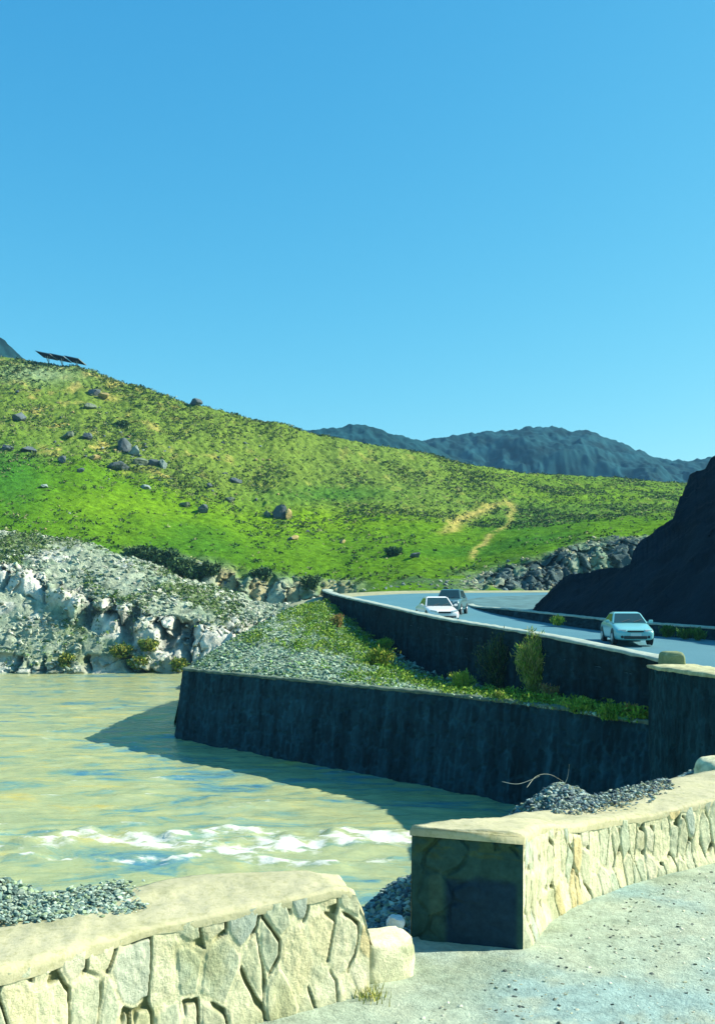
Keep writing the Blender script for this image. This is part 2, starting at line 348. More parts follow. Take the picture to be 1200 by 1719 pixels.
col = lerp(col, C(.10, .15, .06), .8*sstep(3.5, 3.9, RW)*sstep(4.6, 4.1, RW)*sstep(180, 230, BX)*sstep(420, 380, BX))
col *= (1+.25*n3)[..., None]
tag(grid_obj('hillside_terrain', TG, M_terrain, attrs={'col': np.clip(col, .01, .9)}, flip=True), kind='structure')
SX = 600+F*TG[..., 0]/TG[..., 1]; SY = HOR-F*TG[..., 2]/TG[..., 1]
def on_hill(px, py, rmin=4.5, rmax=9.2):
    m = (RW > rmin) & (RW < rmax); d = (SX-px)**2+(SY-py)**2+np.where(m, 0, 1e9); i = np.unravel_index(np.argmin(d), d.shape); return Vector(TG[i])

# ------------------------------------------------------------------ distant mountains
def mountain(name, pts, D0, depth, mat, amp, s, below=None):
    px = np.arange(pts[0][0], pts[-1][0]+1, 2.0); sil = np.interp(px, [p[0] for p in pts], [p[1] for p in pts])
    nv = 220; t = np.r_[np.linspace(-1, .15, 190), np.linspace(.18, 1.2, 30)]; PXX, T = np.meshgrid(px, t, indexing='ij'); S = np.repeat(sil[:, None], nv, 1)
    Y = D0+depth*T; Zr = (HOR-S)/F*(D0); X = (PXX-600)/F*D0*(1+.0*T)
    fall = np.where(T < 0, (1+T)**.9, (1-T*.6)); Z = -12+(Zr+12)*fall
    Z = Z+amp*(ridged(X*.012, Y*.012, 6, s)-.35)*np.clip(np.abs(T)*3+.12, 0, 1)*np.clip((1+T)*4, 0, 1)+amp*.24*fbm(X*.035, Y*.035, s=s+3, o=5)*np.clip(np.abs(T)*6+.3, 0, 1)+amp*.10*fbm(X*.2, Y*.2, s=s+5, o=3)
    GG = np.stack([X, Y, Z], -1); o = grid_obj(name, GG, mat, flip=True); tag(o, kind='structure'); return o
mountain('mountain', [(440, 760), (515, 727), (560, 721), (590, 714), (612, 717), (632, 723), (660, 733), (688, 739), (704, 743), (760, 765), (860, 800), (900, 830)], 560, 150, M_mount, 16, 3)
mountain('mountain', [(600, 800), (660, 765), (705, 742), (728, 733), (770, 730), (800, 725), (840, 724), (862, 720), (884, 714), (920, 712), (950, 719), (985, 722), (1010, 733), (1060, 750), (1092, 764), (1120, 770), (1160, 767), (1200, 763), (1300, 775), (1500, 740), (1800, 760), (2200, 800)], 760, 240, M_mount, 22, 13)
mountain('mountain', [(-700, 480), (-400, 450), (-150, 500), (-40, 538), (0, 566), (14, 580), (36, 600), (60, 606), (140, 640), (240, 720), (330, 800)], 420, 120, M_mount, 14, 23)

# ------------------------------------------------------------------ scattered ground cover on the hillside
def leaf_cloud(cen, size, nleaf, leaf, cols, flat=.6, jitter=.25, up=.0):
    "many small triangles-as-quads clustered round centres; returns V, F, colour"
    n = len(cen); cen = np.repeat(cen, nleaf, 0); sz = np.repeat(size, nleaf); cl = np.repeat(cols, nleaf, 0)
    d = rng.normal(size=(n*nleaf, 3)); d /= np.linalg.norm(d, axis=1)[:, None]; r = rng.random(n*nleaf)**.4
    off = d*(r*sz)[:, None]; off[:, 2] = np.abs(off[:, 2])*flat*1.4
    p = cen+off; L = leaf*sz if np.isscalar(leaf) else leaf
    a = rng.normal(size=p.shape); a[:, 2] += up*2; a /= np.linalg.norm(a, axis=1)[:, None]; b = np.cross(a, rng.normal(size=p.shape)); b /= np.linalg.norm(b, axis=1)[:, None]
    a = a*(L*(.7+.6*rng.random(len(p))))[:, None]; b = b*(L*(.35+.3*rng.random(len(p))))[:, None]
    V = np.stack([p-a-b*.6, p+b, p+a, p-b], 1).reshape(-1, 3); Fq = np.arange(len(V)).reshape(-1, 4)
    c = np.clip(np.repeat(cl*(1+jitter*rng.normal(size=(len(p), 1))), 4, 0), .008, .9)
    return V, Fq, c
W = 9*sstep(6.1, 7.3, RW+.8*n1)*(1-.5*sstep(900, 1100, BX))+.5+2.2*sstep(-.1, .35, n2)+3*sstep(5.6, 5.0, RW)
W = W*(.25+1.6*sstep(-.25, .35, fbm(TX*.12, TD*.09, s=111, o=4)))*(1-.9*scar)
W = W*(RW > 4.9)*(RW < 9.6)*(1-.85*rock)*(BX < 1300)*(BX > -350)
area = np.gradient(TD, axis=1)*np.gradient(TX, axis=0); W = W*np.abs(area)
w = W.ravel()/W.sum(); idx = rng.choice(w.size, 46000, p=w)
cen = TG.reshape(-1, 3)[idx]+rng.normal(size=(46000, 3))*[.25, .25, .0]; size = .16+.36*rng.random(46000)**2.5
tone = rng.random((46000, 1)); cc = C(.025, .08, .035)*(1-tone)+C(.09, .14, .04)*tone
cc[rng.random(46000) < .22] = C(.24, .26, .12)
V, Fq, c = leaf_cloud(cen, size, 6, .48, cc)
tag(mesh_np('shrub_cover', V, Fq, M_leaf, smooth=False, attrs={'col': c}), 'low tufts of scrub dotted thickly over the green hillside', 'scrub', kind='stuff')

# ------------------------------------------------------------------ rocks
def ico(sub=2):
    bm = bmesh.new(); bmesh.ops.create_icosphere(bm, subdivisions=sub, radius=1); V = np.array([v.co[:] for v in bm.verts]); Fq = np.array([[v.index for v in f.verts] for f in bm.faces]); bm.free(); return V, Fq
ICO = {k: ico(k) for k in (1, 2, 3, 4)}
def boulder(name, loc, s, seed, col, parent=None, sub=4, sharp=.45, mat=None):
    V, Fq = ICO[sub]; V = V.copy(); r = np.random.default_rng(seed)
    for q in range(16 if sharp > .3 else 3):   # planar cuts give facets
        d = r.normal(size=3); d /= np.linalg.norm(d); k = .42+.42*r.random(); m = V@d; V -= np.outer(np.clip(m-k, 0, None), d)*.97
    nn = fbm(V[:, 0]*1.5+seed, V[:, 1]*1.5, V[:, 2]*1.5, o=5, s=seed)
    V *= (1+sharp*.5*nn+.12*fbm(V[:, 0]*5, V[:, 1]*5, V[:, 2]*5, o=3, s=seed+8))[:, None]; V *= np.array(s)
    cc = np.array(col)*(1+.35*fbm(V[:, 0]*2/s[0], V[:, 1]*2/s[0], V[:, 2]*2/s[0], o=4, s=seed+4))[:, None]
    o = mesh_np(name, V, Fq, mat or M_rock, parent, smooth=True, attrs={'col': cc})
    try: o.data.set_sharp_from_angle(angle=math.radians(28))
    except Exception: pass
    o.location = loc; o.rotation_euler = (0, 0, r.random()*6); return o
BL = [ # px, py, width px, height px, colour, label
 (36, 698, 30, 22, 'd', 'large dark boulder with pale cap high on the hill at far left'),
 (14, 752, 26, 12, 'd', 'low dark rock slab at the left edge of the hill'),
 (48, 754, 30, 11, 'd', 'flat dark rock lying just right of the low slab on the hill'),
 (106, 770, 20, 15, 'd', 'round dark boulder alone on the grass below the upper rocks'),
 (136, 788, 14, 12, 'd', 'small dark boulder lowest of the left rocks on the smooth grass'),
 (118, 728, 20, 15, 'm', 'brown grey boulder left of the blue grey one on the hill'),
 (149, 730, 24, 16, 'd', 'blue grey boulder on the slope above the tan stone'),
 (161, 657, 24, 14, 'd', 'dark rock beside a sandy scar under the solar panels'),
 (176, 664, 22, 12, 't', 'sandy orange rock beside the dark one under the solar panels'),
 (148, 682, 26, 16, 'm', 'grey boulder between the sandy scar and the large cluster'),
 (210, 745, 26, 30, 'd', 'tall split grey boulder topping the big rock cluster'),
 (226, 757, 22, 22, 'l', 'pale grey boulder leaning on the tall split one'),
 (199, 781, 36, 18, 'd', 'broad dark boulder at the bottom of the big rock cluster'),
 (236, 772, 24, 18, 'm', 'mid grey boulder in the middle of the big rock cluster'),
 (258, 774, 28, 20, 'd', 'dark blue boulder at the right of the big rock cluster'),
 (275, 779, 18, 18, 'l', 'light grey boulder ending the big rock cluster at right'),
 (160, 766, 18, 14, 't', 'round tan stone left of the big rock cluster'),
 (76, 815, 14, 9, 'l', 'small pale stone alone on the smooth lower grass'),
 (245, 817, 24, 9, 'l', 'flat pale rocks on the grass below the big cluster'),
 (340, 852, 28, 22, 'd', 'dark round boulder on the grass in the middle of the slope'),
 (311, 846, 20, 12, 'm', 'low brown rock just left of the dark round boulder'),
 (468, 856, 32, 34, 'd', 'tall pointed dark boulder standing in the grassy hollow'),
 (484, 864, 16, 20, 't', 'ochre rock at the right foot of the tall pointed boulder'),
 (450, 862, 14, 14, 'm', 'small grey rock at the left foot of the tall pointed boulder'),
 (493, 902, 24, 9, 't', 'flat ochre rocks below the tall pointed boulder'),
 (574, 908, 14, 9, 't', 'small orange stone on the bright grass'),
 (487, 903, 10, 9, 'd', 'small dark stone below the tall pointed boulder'),
 (665, 928, 22, 10, 'm', 'low grey rock on the bright grass above the road'),
 (697, 930, 16, 16, 'd', 'dark upright rock on the bright grass above the parked bend'),
 (395, 806, 20, 12, 'd', 'dark rock on the scrubby slope right of the rock cluster'),
 (353, 815, 12, 9, 'd', 'small dark stone between the cluster and the scrubby rock'),
 (385, 838, 24, 9, 'm', 'low grey green rock above the tall pointed boulder'),
 (328, 673, 26, 12, 'd', 'dark rock standing out on the skyline of the hill')]
BC = {'d': (.10, .13, .14), 'm': (.14, .18, .13), 'l': (.24, .31, .28), 't': (.38, .31, .13)}
BL = [b[:5]+(b[5].replace('above the parked bend', 'left of the cliffs'),) for b in BL]
for i, (x, y, w_, h_, c_, lab) in enumerate(BL):
    p = on_hill(x, y+h_*.35); k = p.y/F
    tag(boulder('boulder', p+Vector((0, 0, h_*k*.20)), (w_*k*.60, w_*k*.5, h_*k*.62), 100+i, BC[c_]), lab, 'boulder', 'boulders on the green hillside')

rr_ = np.random.default_rng(44)
for i in range(90):
    if i < 60: x = rr_.uniform(5, 520); y = np.interp(x, [0, 130, 330, 520], [640, 650, 720, 770])+abs(rr_.normal())*70
    else: x = rr_.normal(225, 50); y = 765+(x-225)*.25+rr_.normal()*18
    w_ = rr_.uniform(4, 11); p = on_hill(x, min(y, 900)); k = p.y/F
    tag(boulder('small_rock', p, (w_*k*.5, w_*k*.45, w_*k*.35), 300+i, BC['dmlt'[rr_.integers(0, 4)]], sub=2), 'small rock half sunk in the scrub of the hillside', 'rock', 'small rocks scattered on the hillside')
# ------------------------------------------------------------------ solar panels on the hilltop
M_pv = mat_plain('solar_cells', (.006, .016, .04), .8, 0, .1); M_alu = mat_plain('galvanised_steel', (.35, .42, .45), .45, .7)
def rotm(a, b):
    a = Vector(a).normalized(); n = a.cross(Vector(b)).normalized(); b = n.cross(a)
    return Matrix((a, b, n)).transposed()
for i, (x0, y0, ww, lab) in enumerate(((79, 597, 25, 'left solar panel table of the row on the hilltop'), (102, 601, 25, 'middle solar panel table of the row on the hilltop'), (127, 605, 24, 'right solar panel table standing lowest on the hilltop'))):
    Yp = 197; c0 = P(x0, y0, Yp); root = empty('solar_panel', c0+Vector((.3, .6, -2.4)))
    R3 = rotm((3.44, -1.5, -.995), (.90, 2.53, -.72)); L = c0-root.location
    bm = bmesh.new(); box(bm, L, (3.75, 2.75, .07), R3); bm_obj('panel_face', bm, M_pv, root)
    bm = bmesh.new()
    for q in (-1, 1):
        box(bm, L+R3@Vector((0, q*1.40, 0)), (3.86, .07, .12), R3); box(bm, L+R3@Vector((q*1.90, 0, 0)), (.06, 2.75, .12), R3)
    bm_obj('frame', bm, M_alu, root)
    bm = bmesh.new(); tube(bm, L+R3@Vector((.2, 0, .1)), Vector((0, 0, -.6)), .09); tube(bm, L+R3@Vector((-.9, .5, .1)), Vector((0, 0, .9)), .05); tube(bm, L+R3@Vector((1.0, -.4, .1)), Vector((0, 0, .8)), .05)
    bm_obj('post', bm, M_alu, root)
    tag(root, lab, 'solar panel', 'solar panels on the hilltop')

def scree(n, wmap, smin, smax, pal, seed, up=1.0):
    r = np.random.default_rng(seed); w_ = (wmap*np.abs(area)).ravel(); w_ /= w_.sum(); i = r.choice(w_.size, n, p=w_); Pn = TG.reshape(-1, 3)[i]+r.normal(size=(n, 3))*[.08, .08, 0]
    V0, F0 = ICO[1]; sz = smin+(smax-smin)*r.random(n)**3; sc = np.stack([sz*(.6+.8*r.random(n)), sz*(.6+.6*r.random(n)), sz*(.4+.5*r.random(n))*up], 1)
    A = V0[None]*(1+.35*r.normal(size=(n, len(V0), 1)))*sc[:, None]; t = .5+.5*(r.random(n)-.5)
    x = A[..., 0]*np.cos(t)[:, None]+A[..., 2]*np.sin(t)[:, None]; z = -A[..., 0]*np.sin(t)[:, None]+A[..., 2]*np.cos(t)[:, None]; A = np.stack([x, A[..., 1], z], -1)+Pn[:, None]
    c = np.array(pal)[r.integers(0, len(pal), n)]*(1+.25*r.normal(size=(n, 1))); c = np.repeat(np.clip(c, .02, .8), len(V0), 0)
    return A.reshape(-1, 3), (F0[None]+(np.arange(n)*len(V0))[:, None, None]).reshape(-1, 3), c
V, Fq, c = scree(16000, rockm*(RW > 1.0)*(.15+sstep(-.2, .4, fbm(TX*.3, TD*.3, s=131, o=4)))*(BX > -300), .04, .26, [(.34, .40, .30), (.44, .48, .36), (.24, .31, .23), (.52, .54, .44), (.17, .23, .16)], 5)
tag(mesh_np('scree', V, Fq, M_rock, smooth=False, attrs={'col': c}), 'pale loose scree littering the rocky far bank at left', 'scree', kind='stuff')
V, Fq, c = scree(2600, (cliffr+.8*cliff+.5*sstep(2.6, 3.0, RW)*sstep(4.9, 4.4, RW)*sstep(600, 700, BX))*(BX < 1250), .06, .30, [(.20, .26, .22), (.36, .38, .28), (.08, .12, .13), (.46, .44, .28), (.12, .17, .12)], 6)
tag(mesh_np('scree', V, Fq, M_rock, smooth=False, attrs={'col': c}), 'broken rock rubble under the cliffs behind the road', 'scree', kind='stuff')
n_ = 3000; w_ = (rockm*(RW > 1.1)*sstep(-.1, .35, fbm(TX*.22, TD*.22, s=99, o=5))*(BX > -300)*np.abs(area)).ravel(); i_ = rng.choice(w_.size, n_, p=w_/w_.sum())
V, Fq, c = leaf_cloud(TG.reshape(-1, 3)[i_], .12+.3*rng.random(n_)**2, 8, .4, C(.05, .11, .04)+rng.random((n_, 1))*C(.10, .13, .02))
tag(mesh_np('bank_scrub', V, Fq, M_leaf, smooth=False, attrs={'col': c}), 'thin green scrub growing on the rocky far bank at left', 'scrub', kind='stuff')

# ------------------------------------------------------------------ paths
def spline(pts, n):
    pts = np.array(pts, float); m = len(pts); d = np.concatenate([[0], np.cumsum(np.linalg.norm(np.diff(pts[:, :2], axis=0), axis=1))])
    s = np.linspace(0, d[-1], n); i = np.clip(np.searchsorted(d, s, 'right')-1, 0, m-2); t = ((s-d[i])/(d[i+1]-d[i]))[:, None]
    p0 = pts[np.maximum(i-1, 0)]; p1 = pts[i]; p2 = pts[i+1]; p3 = pts[np.minimum(i+2, m-1)]
    return .5*((2*p1)+(-p0+p2)*t+(2*p0-5*p1+4*p2-p3)*t*t+(-p0+3*p1-3*p2+p3)*t**3), s
def normals2(p):  # unit normal to the right of travel
    t = np.gradient(p[:, :2], axis=0); t /= np.linalg.norm(t, axis=1)[:, None]; return np.stack([t[:, 1], -t[:, 0]], 1)
# outer (river side) parapet line of the far road: x, y, top z, base z
OUT = [(9.1, 19, -1.95, -2.5), (8.95, 23.6, -1.95, -2.5), (8.9, 28, -1.84, -2.5), (6.95, 37, -1.46, -2.25), (4.1, 47, -1.09, -1.85), (1.2, 57, -.5, -1.25), (-1.65, 66, .12, -.75), (-2.6, 74, .5, -.3), (-.6, 82, .2, .05), (5, 88, .25, .3), (16, 92, .3, .35), (40, 95, .4, .4)]
INN = [(19.5, 28, -1.7, -2.4), (18.6, 36, -1.6, -2.3), (16.5, 44, -1.45, -2.06), (13.8, 51, -1.28, -1.97), (9.9, 61.5, -.85, -1.35), (8.3, 70, -.70, -.8), (9.2, 76, -.2, -.25), (14, 80, .0, .0), (24, 83, .2, .2), (40, 85, .3, .3)]
so, sl_o = spline(OUT, 260); si, sl_i = spline(INN, 200)
# far road surface : asphalt strip between the lines (matched by fraction), with dusty shoulder on the outer far side
fo = np.interp(np.linspace(0, 1, 200), np.linspace(0, 1, 260), np.arange(260)); 
def resamp(a, n): return np.stack([np.interp(np.linspace(0, len(a)-1, n), np.arange(len(a)), a[:, c]) for c in range(a.shape[1])], 1)
so_r, _ = spline([p for p in OUT[1:]], 240)
def nearest_pairs(inner, outer):
    k = resamp(outer, len(inner)); return k
INN2 = [(20, 18, -1.7, -2.3)]+INN; si2, _ = spline(INN2, 240)
OUT2 = [(9.1, 14, -1.9, -2.3)]+OUT; so2, _ = spline(OUT2, 240)
pairs = nearest_pairs(si2, so2)
nu = 240; nv = 14; T = np.linspace(0, 1, nv)
A = pairs[:, None, :2]*(1-T[None, :, None])+si2[:, None, :2]*T[None, :, None]; Z = pairs[:, None, 3]*(1-T)+si2[:, None, 3]*T
G = np.concatenate([A, Z[..., None]], -1)
tag(grid_obj('road', G, M_asphalt), kind='structure')
# dusty shoulder along the far outer edge
nn = normals2(so2); k0 = np.where(so2[:, 1] > 70)[0][0]
sh = []
for i in range(k0, 240):
    a = pairs[i, :2]; b = si2[i, :2]; d = (b-a)/np.linalg.norm(b-a); wd = 2.6*min(1, (i-k0)/30)
    sh.append([(a[0]-d[0]*3, a[1]-d[1]*3, pairs[i, 3]-.3), (a[0]-d[0]*.5, a[1]-d[1]*.5, pairs[i, 3]+.16), (a[0], a[1], pairs[i, 3]+.05), (a[0]+d[0]*wd, a[1]+d[1]*wd, pairs[i, 3]+.02+(si2[i, 3]-pairs[i, 3])*wd/9)])
tag(grid_obj('road_shoulder', np.array(sh), M_shoulder), kind='structure')

# ------------------------------------------------------------------ masonry walls
def wall_pts(path, ht, hb, side, nh, batter=0, cell=(.5, .9), depth=.05, seed=0, dark=False, base=(.2, .2, .15), gap=.12, slant=.0, amp_col=.3, deepen=1.0):
    """path n x 2, ht/hb arrays; side: +1 face looks right of travel. returns grid, colours"""
    nrm = normals2(path)*side; n = len(path); s = np.concatenate([[0], np.cumsum(np.linalg.norm(np.diff(path, axis=0), axis=1))])
    v = np.linspace(0, 1, nh); S, Vv = np.meshgrid(s, v, indexing='ij'); H = hb[:, None]+(ht-hb)[:, None]*Vv
    wob = .25*fbm(S/cell[0]*.6, H/cell[1]*.8, s=seed+3, o=3)
    f1, f2, cid, dx, dy = voro(S/cell[0]+wob+slant*H, H/cell[1]+.35*wob, s=seed)
    e = f2-f1; g = gap*(1+1.3*fbm(S*2.3, H*2.3, s=seed+7, o=3))
    stone = sstep(g, g+.12, e)
    hk = _h((cid*9999).astype(np.int64), (cid*777).astype(np.int64), np.zeros_like(H).astype(np.int64), 3)
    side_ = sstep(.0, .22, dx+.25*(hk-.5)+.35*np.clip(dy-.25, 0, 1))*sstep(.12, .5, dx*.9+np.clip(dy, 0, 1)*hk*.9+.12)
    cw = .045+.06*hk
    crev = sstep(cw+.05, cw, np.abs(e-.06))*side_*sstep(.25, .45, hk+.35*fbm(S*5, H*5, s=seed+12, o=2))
    chip = np.clip(fbm(S*30, H*22, s=seed+5, o=5), -.6, 1)
    d = depth*((.55*cid-.15)*stone-.25*(1-stone))-depth*2.3*deepen*crev+depth*.55*chip+depth*.6*fbm(S*4, H*4, s=seed+6, o=3)
    d = d*(sstep(0, .05, S)*sstep(0, .05, s[-1]-S) if s[-1] < 12 else 1)
    off = d+batter*(1-Vv)
    G = np.stack([path[:, 0][:, None]+nrm[:, 0][:, None]*off, path[:, 1][:, None]+nrm[:, 1][:, None]*off, H], -1)
    return G, stone, cid, crev, S, H

def coping(name, front, back, zt, th, mat, parent, nv=14, rough=.008, lip=.015, seed=0, endcap=True):
    "cement cap with rounded edges: a closed loft along the wall"
    n = len(front); rings = []
    d = (back-front); L = np.linalg.norm(d, axis=1)[:, None]; d = d/L
    T = np.linspace(0, 1, nv)
    prof = [(-lip*.3, -th), (-lip, -th*.45), (-lip*.55, -.012)]
    G = []
    for (o, z) in prof: G.append(np.concatenate([front+d*o, (zt+z)[:, None]], 1))
    for t in T: G.append(np.concatenate([front+d*(L*t*.98+.01), (zt+.012*np.sin(np.pi*t))[:, None]], 1))
    for (o, z) in prof[::-1]: G.append(np.concatenate([back-d*o, (zt+z)[:, None]], 1))
    G = np.stack(G, 1); s = np.cumsum(np.r_[0, np.linalg.norm(np.diff(front, axis=0), axis=1)])
    S = np.repeat(s[:, None], G.shape[1], 1); J = np.repeat(np.arange(G.shape[1])[None], n, 0)*.06
    G[..., 2] += rough*2*fbm(S*2.5, J*4, s=seed, o=4)+rough*.8*fbm(S*14, J*14, s=seed+1, o=3)
    wig = rough*1.6*fbm(S*6, J*9, s=seed+2, o=4); G[..., 0] += wig; G[..., 1] += wig*.7
    nu, nvv = G.shape[:2]; V = G.reshape(-1, 3); Fq = list(map(tuple, grid_faces(nu, nvv)))
    bmx = bmesh.new(); vv = [bmx.verts.new(p) for p in V]
    for f in Fq: bmx.faces.new([vv[i] for i in f])
    bmx.faces.new([vv[i] for i in range(nvv)][::-1]) ; bmx.faces.new([vv[(nu-1)*nvv+i] for i in range(nvv)])
    bmesh.ops.recalc_face_normals(bmx, faces=bmx.faces)
    return bm_obj(name, bmx, mat, parent, smooth=True)

def bright_cols(stone, cid, crev, S, H, seed):
    mort = C(.62, .60, .38); pal = [C(.36, .42, .30), C(.44, .45, .29), C(.31, .38, .33), C(.50, .40, .19), C(.41, .45, .32), C(.47, .47, .34), C(.40, .42, .28)]
    k = (cid*7919 % 1*len(pal)).astype(int) % len(pal); st = np.array(pal)[k]
    st = st*(1+.25*fbm(S*9, H*9, s=seed, o=4))[..., None]
    c = lerp(np.broadcast_to(mort, st.shape), st, stone*(.2+.6*sstep(.1, .6, cid)))
    c = lerp(c, C(.11, .12, .045), crev*.9)  # dark olive paints joint shadow, along with dirt, into the crevices
    c = lerp(c, C(.27, .28, .13), .55*sstep(.15, .5, fbm(S*3.1, H*3.1, s=seed+2, o=5)))
    return np.clip(c, .02, .85)

def near_parapet(label, group, fr, bk, zt, name='stone_parapet', seed=0, cell=(.12, .27), n=900, end_start=None):
    fr_, _ = spline(fr, n); bk_, _ = spline(bk, n); z_, _ = spline([(a, 0, z) for a, z in zt], n)
    ztop = np.interp(np.linspace(0, 1, n), [a for a, _ in zt], [z for _, z in zt])
    root = empty(name, (float(fr_[0, 0]), float(fr_[0, 1]), GZ)); o0 = root.location
    def loc(G): G = G.copy(); G[..., 0] -= o0.x; G[..., 1] -= o0.y; G[..., 2] -= o0.z; return G
    nh = 110
    zr = ztop-.02+.012*fbm(np.arange(n)*.02, np.arange(n)*0., s=seed, o=3)
    G, st, cid, cv, S, H = wall_pts(fr_[:, :2], zr, np.full(n, GZ-.12), 1, nh, .0, cell, .011, seed, gap=.07, slant=.28)
    toe = sstep(0, .06, S)*sstep(0, .06, S.max()-S)*sstep(.16, .0, H-GZ-.04*fbm(S*4, H*0, s=seed+40, o=3)); nm = normals2(fr_[:, :2]); G[..., 0] += nm[:, 0][:, None]*toe*.03; G[..., 1] += nm[:, 1][:, None]*toe*.03
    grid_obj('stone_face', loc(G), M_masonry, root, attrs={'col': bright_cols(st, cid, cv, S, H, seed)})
    m = n//4; bi = np.linspace(0, n-1, m).astype(int); 
    G, st, cid, cv, S, H = wall_pts(bk_[bi, :2], zr[bi], np.full(m, GZ-.6), -1, 40, .02, cell, .02, seed+3)
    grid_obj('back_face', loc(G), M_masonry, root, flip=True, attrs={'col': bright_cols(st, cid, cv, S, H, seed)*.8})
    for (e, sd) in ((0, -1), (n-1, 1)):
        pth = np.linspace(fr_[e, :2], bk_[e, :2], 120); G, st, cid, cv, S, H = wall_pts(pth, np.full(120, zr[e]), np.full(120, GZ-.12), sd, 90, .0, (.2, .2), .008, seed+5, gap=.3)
        cc = bright_cols(st, cid, cv, S, H, seed)*.55  # end faces darkened in colour, shade of the unlit sides painted in
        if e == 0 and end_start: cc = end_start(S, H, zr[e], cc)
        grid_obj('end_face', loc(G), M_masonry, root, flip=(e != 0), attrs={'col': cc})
    F2 = fr_[bi, :2].copy(); B2 = bk_[bi, :2].copy()
    for Q in (F2, B2):
        Q[0] += (Q[0]-Q[3])/np.linalg.norm(Q[0]-Q[3])*.012; Q[-1] += (Q[-1]-Q[-4])/np.linalg.norm(Q[-1]-Q[-4])*.012
    cop = coping('coping', F2-np.array([o0.x, o0.y]), B2-np.array([o0.x, o0.y]), ztop[bi]-o0.z, .05, M_cement, root, seed=seed, lip=.004, rough=.010)
    return tag(root, label, 'wall', group)
# right parapet (end pier beside the gap) : plan points from the gap to the right
frR = [(.92, 5.30), (1.17, 5.80), (1.54, 6.24), (2.03, 6.66), (2.61, 7.03), (3.4, 7.5), (4.6, 8.4)]
bkR = [(.31, 5.45), (.66, 5.95), (1.08, 6.50), (1.68, 7.0), (2.30, 7.62), (3.1, 8.25), (4.2, 9.0)]
ztR = [(0, -1.325), (.06, -1.345), (.2, -1.47), (.38, -1.53), (.52, -1.50), (.7, -1.5), (1, -1.55)]
def pier_end(S, H, zt, cc):  # shade of the pier end painted into its colour as dark teal
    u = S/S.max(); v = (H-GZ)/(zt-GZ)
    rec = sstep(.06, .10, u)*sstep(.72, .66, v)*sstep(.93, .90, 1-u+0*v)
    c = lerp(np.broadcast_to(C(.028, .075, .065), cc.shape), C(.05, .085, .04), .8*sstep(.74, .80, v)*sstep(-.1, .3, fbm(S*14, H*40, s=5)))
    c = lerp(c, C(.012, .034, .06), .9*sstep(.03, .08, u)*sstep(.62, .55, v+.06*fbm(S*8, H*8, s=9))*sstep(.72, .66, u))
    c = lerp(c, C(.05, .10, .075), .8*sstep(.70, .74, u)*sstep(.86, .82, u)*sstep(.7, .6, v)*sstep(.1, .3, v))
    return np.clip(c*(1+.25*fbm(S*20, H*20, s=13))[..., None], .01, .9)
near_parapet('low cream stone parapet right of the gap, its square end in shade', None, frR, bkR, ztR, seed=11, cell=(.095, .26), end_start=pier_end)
frL = [(-2.9, 2.9), (-1.75, 3.45), (-1.37, 3.66), (-1.06, 3.98), (-.79, 4.22), (-.25, 4.54), (.06, 4.74)]
bkL = [(-3.3, 3.6), (-2.1, 4.1), (-1.85, 4.2), (-1.5, 4.42), (-1.2, 4.60), (-.79, 4.93), (-.04, 4.93)]
ztL = [(0, -1.46), (.5, -1.44), (.8, -1.435), (.93, -1.42), (.965, -1.45), (.985, -1.56), (1, -1.70)]
near_parapet('broad cream stone parapet left of the gap with wide mortar joints', None, frL, bkL, ztL, seed=31, cell=(.13, .26))

def block_thing(name, label, cat, fr, bk, z0, z1, seed, col=None):
    fr = np.array(fr, float); bk = np.array(bk, float); c0 = fr.mean(0)
    V, Fq = ICO[4]; V = V.copy(); V = np.sign(V)*np.abs(V)**.45; V /= np.abs(V).max()
    u = (V[:, 0]+1)/2; v = (V[:, 1]+1)/2; w_ = (V[:, 2]+1)/2
    pos = (fr[0]*(1-u)[:, None]+fr[1]*u[:, None])*(1-v)[:, None]+(bk[0]*(1-u)[:, None]+bk[1]*u[:, None])*v[:, None]
    z = z0+(z1-z0)*w_; nz = .03*fbm(pos[:, 0]*9, pos[:, 1]*9, z*9, s=seed, o=5)
    X = np.stack([pos[:, 0]-c0[0]+nz, pos[:, 1]-c0[1]+nz, z-z0+nz*.7], -1)
    nn_ = fbm(pos[:, 0]*12, pos[:, 1]*12, z*12, s=seed+2, o=4); cc = lerp(np.broadcast_to(C(*(col or (.74, .71, .46))), X.shape), C(.34, .37, .22), sstep(.1, .5, nn_))
    o = mesh_np(name, X, Fq, M_masonry, attrs={'col': cc}); o.location = (c0[0], c0[1], z0); return tag(o, label, cat)
block_thing('masonry_step', 'low broken cream stone block at the foot of the left parapet end', 'stone block', [(.05, 4.79), (.31, 4.92)], [(-.02, 5.06), (.24, 5.18)], GZ-.08, -1.755, 3)
block_thing('masonry_block', 'small squared stone block on the gravel heap at the right edge', 'stone block', [(3.24, 9.02), (4.1, 8.9)], [(3.30, 9.45), (4.1, 9.45)], -2.1, -1.55, 8)

